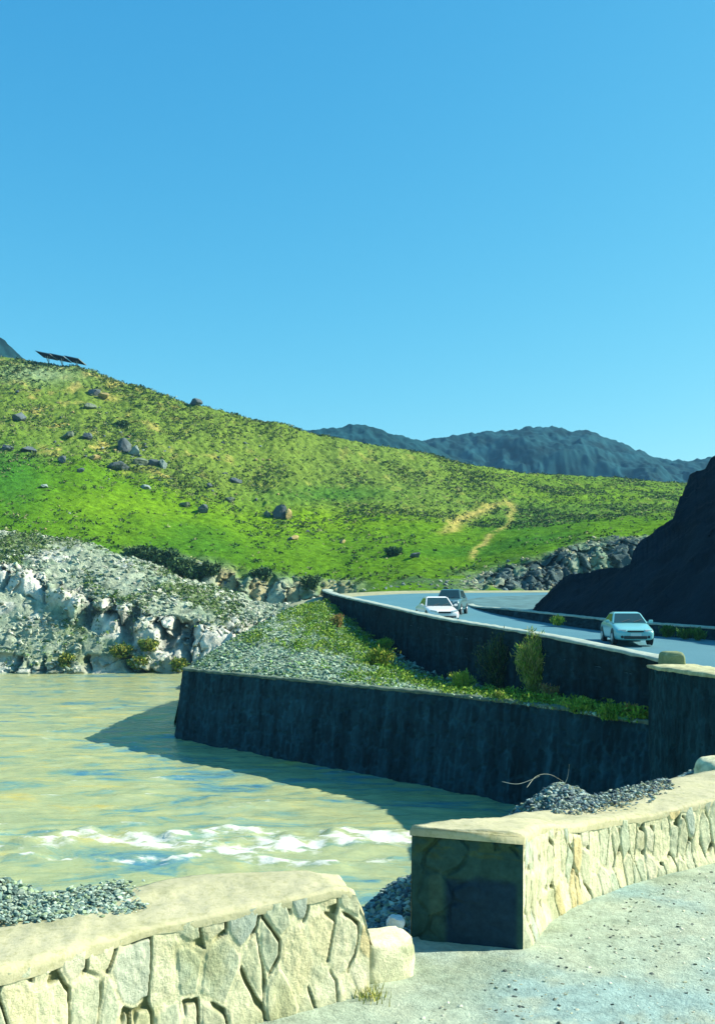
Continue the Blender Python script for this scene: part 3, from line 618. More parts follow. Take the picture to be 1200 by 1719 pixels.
# ------------------------------------------------------------------ near ground : road verge in front of the parapets, bank down to the water behind
back_line = np.array([(-14, -1), (-6, 1.9), (-3.3, 3.55), (-1.85, 4.15), (-.79, 4.90), (-.1, 4.95), (.31, 5.40), (1.08, 6.42), (1.68, 6.92), (2.30, 7.5), (3.1, 8.2), (4.2, 9.0), (5.6, 11), (6.8, 14), (8.2, 17), (9.0, 19.5), (9.1, 24)])
def sdist(X, Y, line):
    best = np.full(X.shape, 1e9); sg = np.zeros(X.shape)
    for a, b in zip(line[:-1], line[1:]):
        d = b-a; L2 = d@d; t = np.clip(((X-a[0])*d[0]+(Y-a[1])*d[1])/L2, 0, 1); px = a[0]+t*d[0]; py = a[1]+t*d[1]
        q = np.hypot(X-px, Y-py); s = np.sign((X-a[0])*(-d[1])+(Y-a[1])*d[0]); m = q < best; best = np.where(m, q, best); sg = np.where(m, s, sg)
    return best*sg      # + on the river side (left of travel)
def near_h(X, Y):
    d = sdist(X, Y, back_line)
    road = GZ+.012*fbm(X*1.2, Y*1.2, s=201, o=5)+.006*fbm(X*9, Y*9, s=203, o=3)
    far = sstep(9, 20, Y)*(-.4); road = road+far
    heap = .43*np.exp(-((X-1.33)/.48)**4-((Y-7.60)/.45)**2)*(1+.35*fbm(X*3, Y*3, s=61))+.34*np.exp(-((X-2.05)/.55)**2-((Y-7.8)/.42)**2)+.56*np.exp(-((X-3.25)/.70)**2-((Y-9.6)/.55)**2)+.74*np.exp(-((X+2.3)/.95)**2-((Y-4.95)/.62)**2)+.20*np.exp(-((X-.45)/.35)**2-((Y-6.1)/.4)**2)
    bank = GZ+.02-.13*np.clip(d, 0, .5)-(.78+9*sstep(9.8, 12, Y))*np.clip(d-.55+.5*sstep(9.8, 12, Y), 0, None)+heap*sstep(0, .25, d)+.05*fbm(X*2, Y*2, s=211, o=4)*sstep(.1, .5, d)
    bank = np.maximum(bank, -8.5)
    return np.where(d > 0, bank, road), d
gx = np.linspace(-9, 13, 620); gy = np.linspace(1.5, 22, 560); XX, YY = np.meshgrid(gx, gy, indexing='ij')
ZZ, DD = near_h(XX, YY); nA = fbm(XX*1.1, YY*1.1, s=221, o=6); nB = fbm(XX*5, YY*5, s=223, o=5)
gc = lerp(np.broadcast_to(C(.42, .50, .38), XX.shape+(3,)), C(.33, .47, .43), sstep(-.2, .35, nA)); gc = lerp(gc, C(.50, .55, .40), .6*sstep(.05, .45, nB))
gc = lerp(gc, C(.24, .30, .20), .5*sstep(.2, .5, fbm(XX*3, YY*3, s=229, o=5))*sstep(-1.6, -.3, DD))
gc = lerp(gc, C(.13, .19, .18), sstep(0, .2, DD))
tag(grid_obj('verge_ground', np.stack([XX, YY, ZZ], -1), M_near, attrs={'col': gc}), kind='structure')
# ground round and behind the camera, outside the fine sheet, and the road the camera stands on
bm = bmesh.new()
for (x0, y0, x1, y1, z) in ((-9, -60, 40, 1.5, GZ), (13, 1.5, 40, 22, GZ-.2)):
    bm.faces.new([bm.verts.new(p) for p in ((x0, y0, z), (x1, y0, z), (x1, y1, z), (x0, y1, z))])
tag(bm_obj('verge_ground', bm, mat_plain('sandy_verge', (.46, .50, .36), .95, 0, .2, 2, .2)), kind='structure')
rd = np.array([(3.0, -10), (2.9, 1.0), (3.35, 3.4), (4.6, 5.2), (6.6, 6.9), (9.0, 9.0), (10.6, 13), (11.2, 18)]); c_, _ = spline(np.c_[rd, rd*0], 80); nr_ = normals2(c_)
lw = np.linspace(0, 6.5, 12); G = np.zeros((80, 12, 3)); G[..., :2] = c_[:, None, :2]+nr_[:, None]*lw[None, :, None]; 
zz_, _d = near_h(G[..., 0], G[..., 1]); G[..., 2] = np.maximum(zz_, GZ-.4)+.025
tag(grid_obj('near_road', G, M_asphalt, flip=False), kind='structure')

# ------------------------------------------------------------------ pebbles
def pebbles(n, sampler, smin, smax, pal, sub=1, flat=.7, seed=0):
    r = np.random.default_rng(seed); V0, F0 = ICO[sub]; P0, cvar = sampler(n, r); n = len(P0)
    s = smin+(smax-smin)*r.random(n)**2.2; sc = np.stack([s*(.7+.6*r.random(n)), s*(.6+.5*r.random(n)), s*flat*(.6+.5*r.random(n))], 1)
    jit = 1+.25*r.normal(size=(n, len(V0), 1)); A = V0[None]*jit*sc[:, None]; a = r.random(n)*6.28; t = (r.random(n)-.5)*1.2
    ca, sa = np.cos(a)[:, None], np.sin(a)[:, None]; x = A[..., 0]*np.cos(t)[:, None]-A[..., 2]*np.sin(t)[:, None]; z = A[..., 0]*np.sin(t)[:, None]+A[..., 2]*np.cos(t)[:, None]; y = A[..., 1]
    A = np.stack([x*ca-y*sa, x*sa+y*ca, z], -1)+P0[:, None]+np.array([0, 0, .25])*s[:, None, None]
    k = r.integers(0, len(pal), n); c = np.array(pal)[k]*(1+.2*r.normal(size=(n, 1))); c = np.repeat(np.clip(c, .02, .85), len(V0), 0)
    Fq = (F0[None]+(np.arange(n)*len(V0))[:, None, None]).reshape(-1, 3)
    return A.reshape(-1, 3), Fq, c
GREY = [(.08, .13, .15), (.15, .23, .23), (.22, .30, .28), (.32, .38, .32), (.05, .08, .10), (.18, .22, .14)]
def smp(cx, cy, rx, ry, dmin=.03):
    def f(n, r):
        X = cx+rx*np.clip(r.normal(size=n), -2.4, 2.4)*.55; Y = cy+ry*np.clip(r.normal(size=n), -2.4, 2.4)*.55; Z, d = near_h(X, Y); m = d > dmin
        return np.stack([X, Y, Z], 1)[m], None
    return f
for (cx, cy, rx, ry, n, s0, s1, lab, sd) in (
  (1.45, 7.65, 1.35, .9, 18000, .006, .026, 'heap of grey blue gravel behind the right parapet', 1),
  (3.2, 9.5, 1.4, 1.2, 9000, .008, .032, 'gravel heap under the small stone block at the right edge', 2),
  (-2.1, 5.0, 1.5, 1.0, 22000, .005, .022, 'grey green gravel heap behind the left parapet', 3),
  (.25, 5.9, 1.1, 1.1, 12000, .006, .028, 'dark gravel slope seen through the gap between the parapets', 4)):
    V, Fq, c = pebbles(n, smp(cx, cy, rx, ry), s0, s1, ([(.16, .24, .20), (.26, .34, .27), (.36, .44, .34), (.10, .17, .15), (.22, .30, .18)] if sd == 3 else GREY), 1, .7, sd)
    tag(mesh_np('gravel_heap', V, Fq, M_pebble, smooth=False, attrs={'col': c}), lab, 'gravel', kind='stuff')
def smp_cap(x0, x1, y0, y1, test, z):
    def f(n, r):
        X = r.uniform(x0, x1, n); Y = r.uniform(y0, y1, n); d = sdist(X, Y, back_line); m = (d < .06) & test(X, Y, r.normal(size=n)*.035); th = np.random.default_rng(3).random(n)
        return np.stack([X, Y, z+.035*sstep(-.5, .1, d)*r.random(n)], 1)[m], None
    return f
V, Fq, c = pebbles(52000, smp_cap(-3.2, -.9, 3.6, 4.95, lambda X, Y, e: (X < -.97-(Y-4.27)*.45+e) & (Y > 4.14+.30*(X+1.55)+e*.7), -1.432), .004, .016, [(.16, .24, .20), (.26, .34, .27), (.36, .44, .34), (.10, .17, .15), (.22, .30, .18)], 1, .6, 12)
tag(mesh_np('gravel_spill', V, Fq, M_pebble, smooth=False, attrs={'col': c}), 'gravel spilled over the back of the left parapet top', 'gravel', kind='stuff')
V, Fq, c = pebbles(9000, smp_cap(1.35, 2.5, 6.5, 7.9, lambda X, Y, e: sdist(X, Y, back_line) > -.17+e*1.5-.0*X, -1.505), .004, .018, GREY+[(.30, .36, .28)], 1, .6, 14)
tag(mesh_np('gravel_spill', V, Fq, M_pebble, smooth=False, attrs={'col': c}), 'gravel spilled over the back edge of the right parapet top', 'gravel', kind='stuff')
def smp_road(n, r):
    X = r.uniform(-.6, 4.5, n); Y = r.uniform(3.6, 8, n); Z, d = near_h(X, Y); m = (d < -.62) & (r.random(n) < np.exp((d+.62)*.55)+.15); return np.stack([X, Y, Z-.003], 1)[m], None
V, Fq, c = pebbles(9000, smp_road, .002, .014, [(.34, .36, .24), (.18, .20, .14), (.45, .48, .36), (.55, .55, .42), (.10, .12, .10)], 1, .6, 9)
tag(mesh_np('loose_stones', V, Fq, M_pebble, smooth=False, attrs={'col': c}), 'small loose stones scattered on the sandy verge by the parapets', 'pebbles', kind='stuff')
tag(boulder('white_stone', (.215, 5.30, -1.82), (.06, .05, .06), 77, (.75, .80, .80), sub=3, sharp=.2), 'single smooth white stone lying in the shade by the right parapet end', 'stone')
tag(boulder('flat_stone', (1.10, 7.10, float(near_h(np.array([1.10]), np.array([7.10]))[0][0])+.01), (.13, .08, .035), 78, (.42, .46, .34), sub=3, sharp=.2), 'flat pale stone lying on the gravel behind the right parapet', 'stone')

def blades(cen, n, h, spread, width, cols, seed, lean=.5, droop=.3, seg=3):
    r = np.random.default_rng(seed); V = []; Fq = []; Cc = []
    for i in range(n):
        b = Vector(cen)+Vector((r.normal()*spread*.35, r.normal()*spread*.35, 0)); a = r.random()*6.28; hh = h*(.45+.55*r.random()); ln = lean*r.random()
        d = Vector((math.cos(a)*ln, math.sin(a)*ln, 1)).normalized(); sd = Vector((-math.sin(a+r.normal()*.8), math.cos(a), 0))*width*.5; c = np.array(cols[r.integers(0, len(cols))])*(1+.2*r.normal()); k0 = len(V)
        for s_ in range(seg+1):
            t = s_/seg; p = b+d*hh*t+Vector((math.cos(a), math.sin(a), 0))*hh*droop*ln*t*t-Vector((0, 0, 1))*hh*droop*ln*t*t; w2 = sd*(1-t*.9); V += [p-w2, p+w2]; Cc += [c, c]
        for s_ in range(seg): q = k0+2*s_; Fq.append((q, q+1, q+3, q+2))
    return np.array([v[:] for v in V]), np.array(Fq), np.clip(np.array(Cc), .01, .8)
def grass_tuft(cen, n, h, spread, width, cols, seed, label, lean=.6):
    V, Fq, c = blades((0, 0, 0), n, h, spread, width, cols, seed, lean); o = mesh_np('grass_tuft', V, Fq, M_leaf, smooth=False, attrs={'col': c}); o.location = cen; return tag(o, label, 'grass tuft')
grass_tuft((.06, 4.68, GZ), 130, .075, .13, .006, [(.30, .34, .06), (.42, .40, .12)], 3, 'dry yellow green grass tuft at the foot of the left parapet')
# twigs and stems lying on the heap
def twig(pts, r, label, col=(.45, .50, .36)):
    p, _ = spline(np.c_[np.array(pts, float)], 14); bm = bmesh.new()
    o0 = Vector(p[0]); pv = [Vector(q)-o0 for q in p]
    rings = []
    for i, q in enumerate(pv):
        rr = r*(1-.6*i/13); rings.append([q+Vector((math.cos(t)*rr, 0, math.sin(t)*rr)) if abs((pv[min(i+1, 13)]-pv[max(i-1, 0)]).normalized().y) > .6 else q+Vector((0, math.cos(t)*rr, math.sin(t)*rr)) for t in (0, 1.05, 2.1, 3.14, 4.19, 5.24)])
    loft(bm, rings); o = bm_obj('twig', bm, mat_plain('dry_twig', col, .8), smooth=True); o.location = o0; return tag(o, label, 'twig')
def Z_(pts): return [Vector((p.x, p.y, max(p.z, float(near_h(np.array([p.x]), np.array([p.y]))[0][0])+.01))) for p in pts]
twig([P(945, 1320, 7.65), P(952, 1305, 7.65), P(955, 1283, 7.7)], .004, 'thin pale stem sticking upright out of the gravel heap')
twig(Z_([P(884, 1322, 7.5), P(900, 1303, 7.6), P(922, 1300, 7.65), P(945, 1312, 7.7)]), .002, 'pale bent twig arching low over the gravel heap')
twig(Z_([P(842, 1312, 7.5), P(870, 1316, 7.5), P(905, 1303, 7.6)]), .0025, 'thin dry twig reaching left from the gravel heap', (.3, .36, .3))
for i in range(0):
    pass

# ------------------------------------------------------------------ river retaining wall, terrace, road wall
M_dw = M_dark_masonry
WALL = [(-3.0, 60.5), (-6.0, 55), (-8.0, 50.5), (-8.55, 48.2), (-8.1, 46.4), (-3, 41.1), (1, 37.1), (4.9, 33), (8.3, 27.3), (9.4, 25.2)]
wp, ws = spline(np.c_[np.array(WALL), np.zeros((len(WALL), 2))], 620); wp = wp[:, :2]
wtop = -3.62+.03*fbm(ws*.3, ws*0, s=301, o=3)+.02*fbm(ws*2, ws*0, s=302)+.9*sstep(7.0, 0, ws)
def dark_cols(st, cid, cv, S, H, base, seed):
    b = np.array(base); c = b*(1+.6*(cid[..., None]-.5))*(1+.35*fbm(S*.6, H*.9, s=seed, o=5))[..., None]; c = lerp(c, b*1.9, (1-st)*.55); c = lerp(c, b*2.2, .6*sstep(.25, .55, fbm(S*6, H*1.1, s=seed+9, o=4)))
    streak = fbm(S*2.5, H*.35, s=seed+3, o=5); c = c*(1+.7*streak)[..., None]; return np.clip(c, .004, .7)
root = empty('retaining_wall', (0, 38, WZ))
def shift(G, r): G = G.copy(); G[..., 0] -= r.location.x; G[..., 1] -= r.location.y; G[..., 2] -= r.location.z; return G
G, st, cid, cv, S, H = wall_pts(wp, wtop, np.full(620, WZ-1.2), 1, 110, .55, (.30, .75), .035, 41, gap=.10)
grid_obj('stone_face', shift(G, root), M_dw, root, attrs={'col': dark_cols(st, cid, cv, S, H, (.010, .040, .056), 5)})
wn_ = normals2(wp)
coping('coping', wp+wn_*.02-np.array([0, 38]), wp-wn_*.42-np.array([0, 38]), wtop+.04-WZ, .10, mat_plain('old_cement', (.10, .14, .10), .95, 0, .2, 4, .35), root, nv=5, rough=.02, lip=.03, seed=44)
tag(root, 'long dark stone retaining wall rising out of the muddy river', 'retaining wall')

# road wall (outer): stone face with pale coping
ro, rs = spline(OUT, 700); k1 = np.where(ro[:, 1] < 76)[0][-1]+1; ro = ro[:k1]; rs = rs[:k1]
sel = ro[:, 1] > 27.6
def road_wall(rr, ss, name, label, base_z, seed, thick=.45, side=-1, cell=(.35, .7), dens=110, colr=(.008, .027, .036), topmat=None, grow=0):
    n = len(rr); c0 = Vector((float(rr[n//2, 0]), float(rr[n//2, 1]), float(rr[n//2, 3]))); root = empty(name, c0); nm = normals2(rr)*side
    G, st, cid, cv, S, H = wall_pts(rr[:, :2], rr[:, 2]-.05, base_z, side, dens, .05, cell, .03, seed, gap=.10)
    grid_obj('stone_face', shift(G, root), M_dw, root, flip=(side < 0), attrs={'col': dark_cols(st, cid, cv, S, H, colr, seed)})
    bk = rr[:, :2]-nm*thick
    G, st, cid, cv, S, H = wall_pts(bk, rr[:, 2]-.05, rr[:, 3]-.3, -side, 24, .0, cell, .02, seed+1, gap=.2)
    grid_obj('inner_face', shift(G, root), M_masonry, root, flip=(side > 0), attrs={'col': dark_cols(st, cid, cv, S, H, (.12, .17, .15), seed)})
    c2 = np.array([c0.x, c0.y]); q = np.linspace(0, n-1, max(20, n//3)).astype(int)
    coping('coping', rr[q, :2]+nm[q]*.04-c2, bk[q]-nm[q]*.04-c2, rr[q, 2]-c0.z, .10, topmat or M_cement, root, nv=5, rough=.015, lip=.03, seed=seed+9)
    for e in (0, n-1):
        pass
    return tag(root, label, 'wall')
M_cop2 = mat_plain('pale_cement', (.32, .39, .33), .9, 0, .2, 4, .25)
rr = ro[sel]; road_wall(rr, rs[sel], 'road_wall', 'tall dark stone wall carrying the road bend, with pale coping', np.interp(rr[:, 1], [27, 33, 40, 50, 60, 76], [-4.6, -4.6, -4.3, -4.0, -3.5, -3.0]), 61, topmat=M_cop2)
# bastion nearest the camera on the same road
bs, _ = spline([(9.3, 18.0, -1.95, -2.5), (9.15, 20.5, -1.95, -2.5), (8.85, 23.6, -1.95, -2.5), (8.35, 26.1, -1.95, -2.4), (8.30, 27.2, -1.95, -2.4)], 260)
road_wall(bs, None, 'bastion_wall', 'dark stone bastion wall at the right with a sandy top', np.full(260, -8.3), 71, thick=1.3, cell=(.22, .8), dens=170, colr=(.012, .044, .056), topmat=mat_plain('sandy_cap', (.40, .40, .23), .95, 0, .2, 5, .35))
bm = bmesh.new(); 
block_thing('coping_stone', 'rounded upright stone ending the pale coping at the right', 'stone block', [(8.72, 27.25), (9.3, 26.9)], [(8.75, 27.9), (9.35, 27.8)], -2.3, -1.60, 18, (.20, .25, .13))
# inner low wall along the foot of the dark hill
ri_, _ = spline(INN, 600); kk = (ri_[:, 1] < 71.5); ri_ = ri_[kk]
ri_[:, 2] = np.where(ri_[:, 1] > 66, ri_[:, 2], ri_[:, 2])
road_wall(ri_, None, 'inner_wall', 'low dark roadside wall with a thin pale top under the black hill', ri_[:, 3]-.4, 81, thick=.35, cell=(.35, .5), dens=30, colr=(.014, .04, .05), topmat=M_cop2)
# terrace between the river wall and the road wall
Wt = [(-8.2, 48.5, -3.7), (-7.9, 46.6, -3.65), (-3, 41.4, -3.65), (1, 37.4, -3.65), (4.7, 33.3, -3.65), (8.2, 27.6, -3.65)]
Pt = [(-2.2, 69, -.7), (-1.6, 65.5, -.65), (1.25, 56.6, -2.75), (4.1, 46.8, -3.95), (6.9, 36.9, -3.9), (8.9, 28.0, -3.5)]
a_, _ = spline(np.c_[np.array(Wt), np.zeros(6)], 300); b_, _ = spline(np.c_[np.array(Pt), np.zeros(6)], 300)
nv = 160; T = np.linspace(0, 1, nv)[None, :, None]; TT_ = T[..., 0]
base = a_[:, None, :3]*(1-T)+b_[:, None, :3]*T
hump = np.sin(np.pi*TT_)**.8*np.repeat(np.interp(np.linspace(0, 1, 300), [0, .3, .6, 1], [.7, .60, .0, .0])[:, None], nv, 1)
base[..., 2] += hump+.12*fbm(base[..., 0]*.8, base[..., 1]*.8, s=401, o=5)*np.sin(np.pi*np.clip(TT_*3, 0, .5))
TER = base.copy(); tn = fbm(TER[..., 0]*.5, TER[..., 1]*.5, s=403, o=5); u_ = np.repeat(np.linspace(0, 1, 300)[:, None], nv, 1)
tc = lerp(np.broadcast_to(C(.26, .33, .24), TER.shape), C(.17, .25, .11), sstep(-.2, .3, tn)); tc = lerp(tc, C(.07, .16, .03), .8*sstep(.25, .6, TT_+.5*tn)); tc = lerp(tc, C(.03, .05, .04), sstep(.5, .75, TT_+.3*tn)*sstep(.25, .45, u_))  # last blend paints the road wall's shadow into the ground colour
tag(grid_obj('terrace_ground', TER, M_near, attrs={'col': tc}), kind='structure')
# back slope of the terrace falling to the river beyond
e0 = TER[0]; bsl = []
for k, (dx, dy, dz_) in enumerate(((0, 0, 0), (-.5, .5, -.4), (-1.2, 2.0, -1.8), (-2.0, 4.0, -4.2), (-2.4, 6, -8))):
    q = e0.copy(); q[:, 0] += dx; q[:, 1] += dy; q[:, 2] += dz_*np.linspace(.9, 1, nv)+.1*fbm(q[:, 0]*1, q[:, 1]+k, s=405); bsl.append(q)
G = np.array(bsl); tag(grid_obj('terrace_bank', G, M_near, flip=True, attrs={'col': np.broadcast_to(C(.30, .36, .24), G.shape)*1.0}), kind='structure')
def smp_ter(n, r):
    i = (r.random(n)*299); j = (r.random(n)**1.1*nv*.97); A = TER[i.astype(int), j.astype(int)]; keep = r.random(n) < np.clip(1.25-1.0*j/nv-.35*i/300+.3*fbm(A[:, 0]*.6, A[:, 1]*.6, s=9), .12, 1)
    return (A+np.c_[r.normal(size=(n, 2))*.06, np.zeros(n)])[keep], None
V, Fq, c = pebbles(26000, smp_ter, .03, .12, [(.16, .25, .18), (.24, .34, .24), (.09, .16, .12), (.34, .42, .30), (.12, .22, .08)], 1, .6, 21)
tag(mesh_np('terrace_gravel', V, Fq, M_pebble, smooth=False, attrs={'col': c}), 'pale grey rubble spread over the terrace above the river wall', 'gravel', kind='stuff')
# low green growth on the terrace
n = 5200; r = np.random.default_rng(5); i = r.random(n)*299; j = r.random(n)*nv*.98; A = TER[i.astype(int), j.astype(int)]
dens = sstep(.15, .55, j/nv+.35*fbm(A[:, 0]*.35, A[:, 1]*.35, s=431)*1.6)*sstep(.72, .42, j/nv-.35*(i < 110))+.9*sstep(.55, .8, i/300)*sstep(.25, .05, j/nv)*0+.8*sstep(170, 220, i)*sstep(.5, .1, j/nv)
k = r.random(n) < dens*.9; A = A[k]; m = len(A)
t_ = r.random((m, 1)); cc = C(.09, .22, .02)*(1-t_)+C(.26, .36, .06)*t_
V, Fq, c = leaf_cloud(A, .12+.22*r.random(m)**2, 22, .22, cc, .9, .3, .6)
tag(mesh_np('weed_cover', V, Fq, M_leaf, smooth=False, attrs={'col': c}), 'low green weeds creeping over the rubble terrace', 'weeds', kind='stuff')

def ter_at(px, py):
    sx = 600+F*TER[..., 0]/TER[..., 1]; sy = HOR-F*TER[..., 2]/TER[..., 1]; q = np.unravel_index(np.argmin((sx-px)**2+(sy-py)**2), sx.shape); return Vector(TER[q])
def shrub(name, loc, h, w_, nstem, nleaf, cols, label, seed, leaf=.07, cat='shrub', group=None, up=1.2, thin=.28, stemcol=(.22, .18, .10)):
    r = np.random.default_rng(seed); root = empty(name, loc); bm = bmesh.new(); tips = []
    for i in range(nstem):
        a = r.random()*6.28; ln = r.random()**.7; hh = h*(.6+.4*r.random())*(1-.25*ln); top = Vector((math.cos(a)*ln*w_*.5, math.sin(a)*ln*w_*.5, hh)); mid = Vector((top.x*.35, top.y*.35, hh*.5)); st0 = Vector((r.normal()*.04*w_, r.normal()*.04*w_, -.08))
        tube(bm, st0, mid, .018*h**.5, .012*h**.5, 5); tube(bm, mid, top, .012*h**.5, .004, 5); tips.append((st0, mid, top))
    bm_obj('stem', bm, mat_plain('twiggy_stems', stemcol, .9), root)
    cen = []; 
    for i in range(nleaf):
        s0, m0, t0 = tips[r.integers(0, nstem)]; t = r.random()**.75; p = m0.lerp(t0, (t-.35)/.65) if t > .35 else s0.lerp(m0, t/.35)
        sp = w_*.11*(1.15-t*.5); cen.append((p.x+r.normal()*sp, p.y+r.normal()*sp, max(0, p.z+r.normal()*sp)))
    cen = np.array(cen); cl = np.array(cols)[r.integers(0, len(cols), nleaf)]*(1+.3*fbm(cen[:, 0]*3/w_*2, cen[:, 1]*3/w_*2, cen[:, 2]*3/w_*2, s=seed, o=3))[:, None]
    a = r.normal(size=cen.shape)*.55; a[:, 2] += up; a[:, :2] += cen[:, :2]/w_*1.2; a /= np.linalg.norm(a, axis=1)[:, None]; b = np.cross(a, r.normal(size=cen.shape)); b /= np.linalg.norm(b, axis=1)[:, None]
    L = leaf*(.6+.8*r.random(nleaf)); a *= L[:, None]; b *= (L*thin)[:, None]
    V = np.stack([cen-a, cen+b, cen+a, cen-b], 1).reshape(-1, 3)
    mesh_np('foliage', V, np.arange(len(V)).reshape(-1, 4), M_leaf, root, False, {'col': np.clip(np.repeat(cl, 4, 0), .01, .8)})
    return tag(root, label, cat, group)
YG = [(.28, .36, .05), (.38, .42, .09), (.16, .28, .04), (.45, .42, .14)]; GR = [(.10, .24, .03), (.18, .34, .04), (.30, .40, .06)]; DK = [(.04, .09, .05), (.07, .13, .06)]; RD = [(.40, .20, .08), (.34, .26, .10), (.22, .26, .06)]
shrub('tall_shrub', ter_at(900, 1168)+Vector((0, 0, -.1)), 3.0, 1.5, 30, 6500, YG, 'tall feathery yellow green shrub in front of the road wall', 1, .11, thin=.13)
shrub('tall_shrub', ter_at(838, 1158), 2.5, 2.0, 26, 6500, [(.025, .06, .04), (.05, .10, .05), (.09, .14, .04)], 'dark green shrub in the shade left of the tall feathery one', 2, .09, thin=.16)
shrub('low_shrub', ter_at(776, 1160), .85, 1.0, 18, 2600, [(.30, .42, .04), (.40, .46, .08), (.18, .32, .04)], 'rounded lime green shrub left of the dark one', 3, .06)
shrub('low_shrub', ter_at(930, 1170), .55, 1.0, 14, 1500, RD, 'rusty brown shrub right of the tall feathery one', 4, .05)
shrub('low_shrub', ter_at(1058, 1205), .45, .6, 10, 700, RD, 'tiny rusty shrub near the right end of the terrace', 5, .05)
shrub('low_shrub', ter_at(975, 1195), .35, 1.0, 14, 1500, GR, 'low bright green plant spreading on the terrace right of the rusty shrub', 6, .06)
shrub('low_shrub', ter_at(1030, 1206), .3, 1.1, 14, 1500, GR, 'low bright green plant furthest right along the river wall', 7, .06)
shrub('low_shrub', ter_at(638, 1120), .9, 1.6, 20, 3000, [(.20, .28, .03), (.32, .34, .06), (.12, .22, .03)], 'spreading olive shrub halfway up the rubble slope', 8, .08)
shrub('low_shrub', ter_at(645, 1095), .8, 1.0, 16, 2000, GR, 'bright green shrub behind the spreading olive one', 9, .07)
shrub('low_shrub', ter_at(566, 1052), .8, 1.0, 14, 1300, RD, 'orange brown shrub near the top of the rubble slope', 10, .07)
shrub('low_shrub', ter_at(838, 1176), .35, .6, 10, 900, YG, 'small tuft at the seam in the river wall', 11, .05)
# pale debris in the shade of the road wall
for i, (x, y, s_) in enumerate(((690, 1072, .22), (728, 1092, .2), (738, 1108, .25), (700, 1110, .3), (672, 1105, .3), (762, 1112, .22), (1080, 1170, .2), (960, 1150, .2), (1072, 1192, .16), (800, 1120, .2))):
    p = ter_at(x, y); tag(boulder('fallen_stone', p, (s_, s_*.7, s_*.7), 200+i, (.34, .40, .36), sub=3), 'pale fallen stone in the shade below the road wall', 'stone', 'fallen stones below the road wall')

# ------------------------------------------------------------------ black hill at right (shaded side faces us)
inner_line = np.array([p[:2] for p in [(20, 8), (20.2, 18)]+[q[:2] for q in INN[:6]]])[::-1]
def ray_wall(bq):
    for a, b in zip(inner_line[:-1], inner_line[1:]):
        fa = a[0]-bq*a[1]; fb = b[0]-bq*b[1]
        if fa*fb <= 0: t = fa/(fa-fb); return a+(b-a)*t
    return inner_line[0]
SIL = [(860, 1032), (890, 1020), (920, 1000), (945, 972), (960, 966), (1000, 953), (1056, 946), (1062, 925), (1075, 905), (1100, 890), (1128, 872), (1140, 845), (1148, 815), (1160, 800), (1185, 790), (1198, 768), (1215, 740), (1300, 690), (1500, 620), (1900, 560), (2300, 540)]
hb = np.concatenate([np.linspace(862, 1240, 260), np.linspace(1245, 2150, 120)]); n1_, n2_ = 110, 50; HG = np.zeros((len(hb), n1_+n2_, 3)); 
for i, x in enumerate(hb):
    bq = (x-600)/F; wpt = ray_wall(bq); Y0 = wpt[1]; z0 = float(np.interp(Y0, [18, 44, 51, 61.5, 70], [-2.3, -2.06, -1.97, -1.35, -.8])); tg = (HOR-np.interp(x, [s[0] for s in SIL], [s[1] for s in SIL]))/F
    Yc = Y0+1.5; 
    for it in range(400):
        X = bq*Yc; u = -float(sdist(np.array([X]), np.array([Yc]), inner_line[::-1])[0]); 
        h = z0+.9*max(0, u-1.2)
        if h >= tg*Yc: break
        Yc += .2
    Ya = np.linspace(Y0+.3, Yc, n1_); Xa = bq*Ya; u = -sdist(Xa, Ya, inner_line[::-1]); ha = z0+.9*np.clip(u-1.2, 0, None); ha = ha*1.0
    ha = ha+(tg*Yc-ha[-1])*sstep(.5, 1, np.linspace(0, 1, n1_))
    Yb = Yc+np.linspace(.4, 26, n2_); hbk = tg*Yc-.42*(Yb-Yc); hbk = np.maximum(hbk, -1.5)
    HG[i, :, 1] = np.r_[Ya, Yb]; HG[i, :, 0] = bq*HG[i, :, 1]; HG[i, :, 2] = np.r_[ha, hbk]
rw = np.r_[np.linspace(0, 1, n1_), np.linspace(1, 0, n2_)][None]
f1, f2, cid, _, _ = voro(HG[..., 0]*.5+.4*fbm(HG[..., 0], HG[..., 1], s=501), HG[..., 1]*.4+HG[..., 2]*.3, s=505)
HG[..., 2] += sstep(.05, .4, rw)*(.35*fbm(HG[..., 0]*.8, HG[..., 1]*.8, s=503, o=5)+.3*(cid-.5)); HG[..., 1] += sstep(.05, .4, rw)*.5*(cid-.5)
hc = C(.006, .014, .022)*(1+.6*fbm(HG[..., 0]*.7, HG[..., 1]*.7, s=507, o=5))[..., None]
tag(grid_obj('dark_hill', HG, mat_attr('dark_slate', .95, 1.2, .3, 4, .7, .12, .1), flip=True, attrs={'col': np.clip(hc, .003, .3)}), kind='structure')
# verge inside the bend, under the hill
kq = int(np.argmin(si2[:, 0]+np.where(si2[:, 1] < 60, 99, 0))); An = si2[:kq+1][::-1]; Bn = si2[kq:]; m_ = 90; An = resamp(An, m_); Bn = resamp(Bn, m_); tq = np.linspace(0, 1, 30)[None, :, None]
G = np.stack([An[:, 0], An[:, 1], An[:, 3]], -1)[:, None]*(1-tq)+np.stack([Bn[:, 0], Bn[:, 1], Bn[:, 3]], -1)[:, None]*tq
G[..., 2] += .03; G[..., 2] += .05*fbm(G[..., 0], G[..., 1], s=77)*np.sin(np.pi*tq[..., 0])
tag(grid_obj('bend_verge', G, mat_plain('worn_paving', (.08, .17, .18), .9, 0, .2, 1, .3), flip=True), kind='structure')
shrub('roadside_weed', Vector(P(935, 1048, 54)), .45, .9, 10, 900, GR, 'small green weed growing on the road in front of the inner wall', 31, .08)
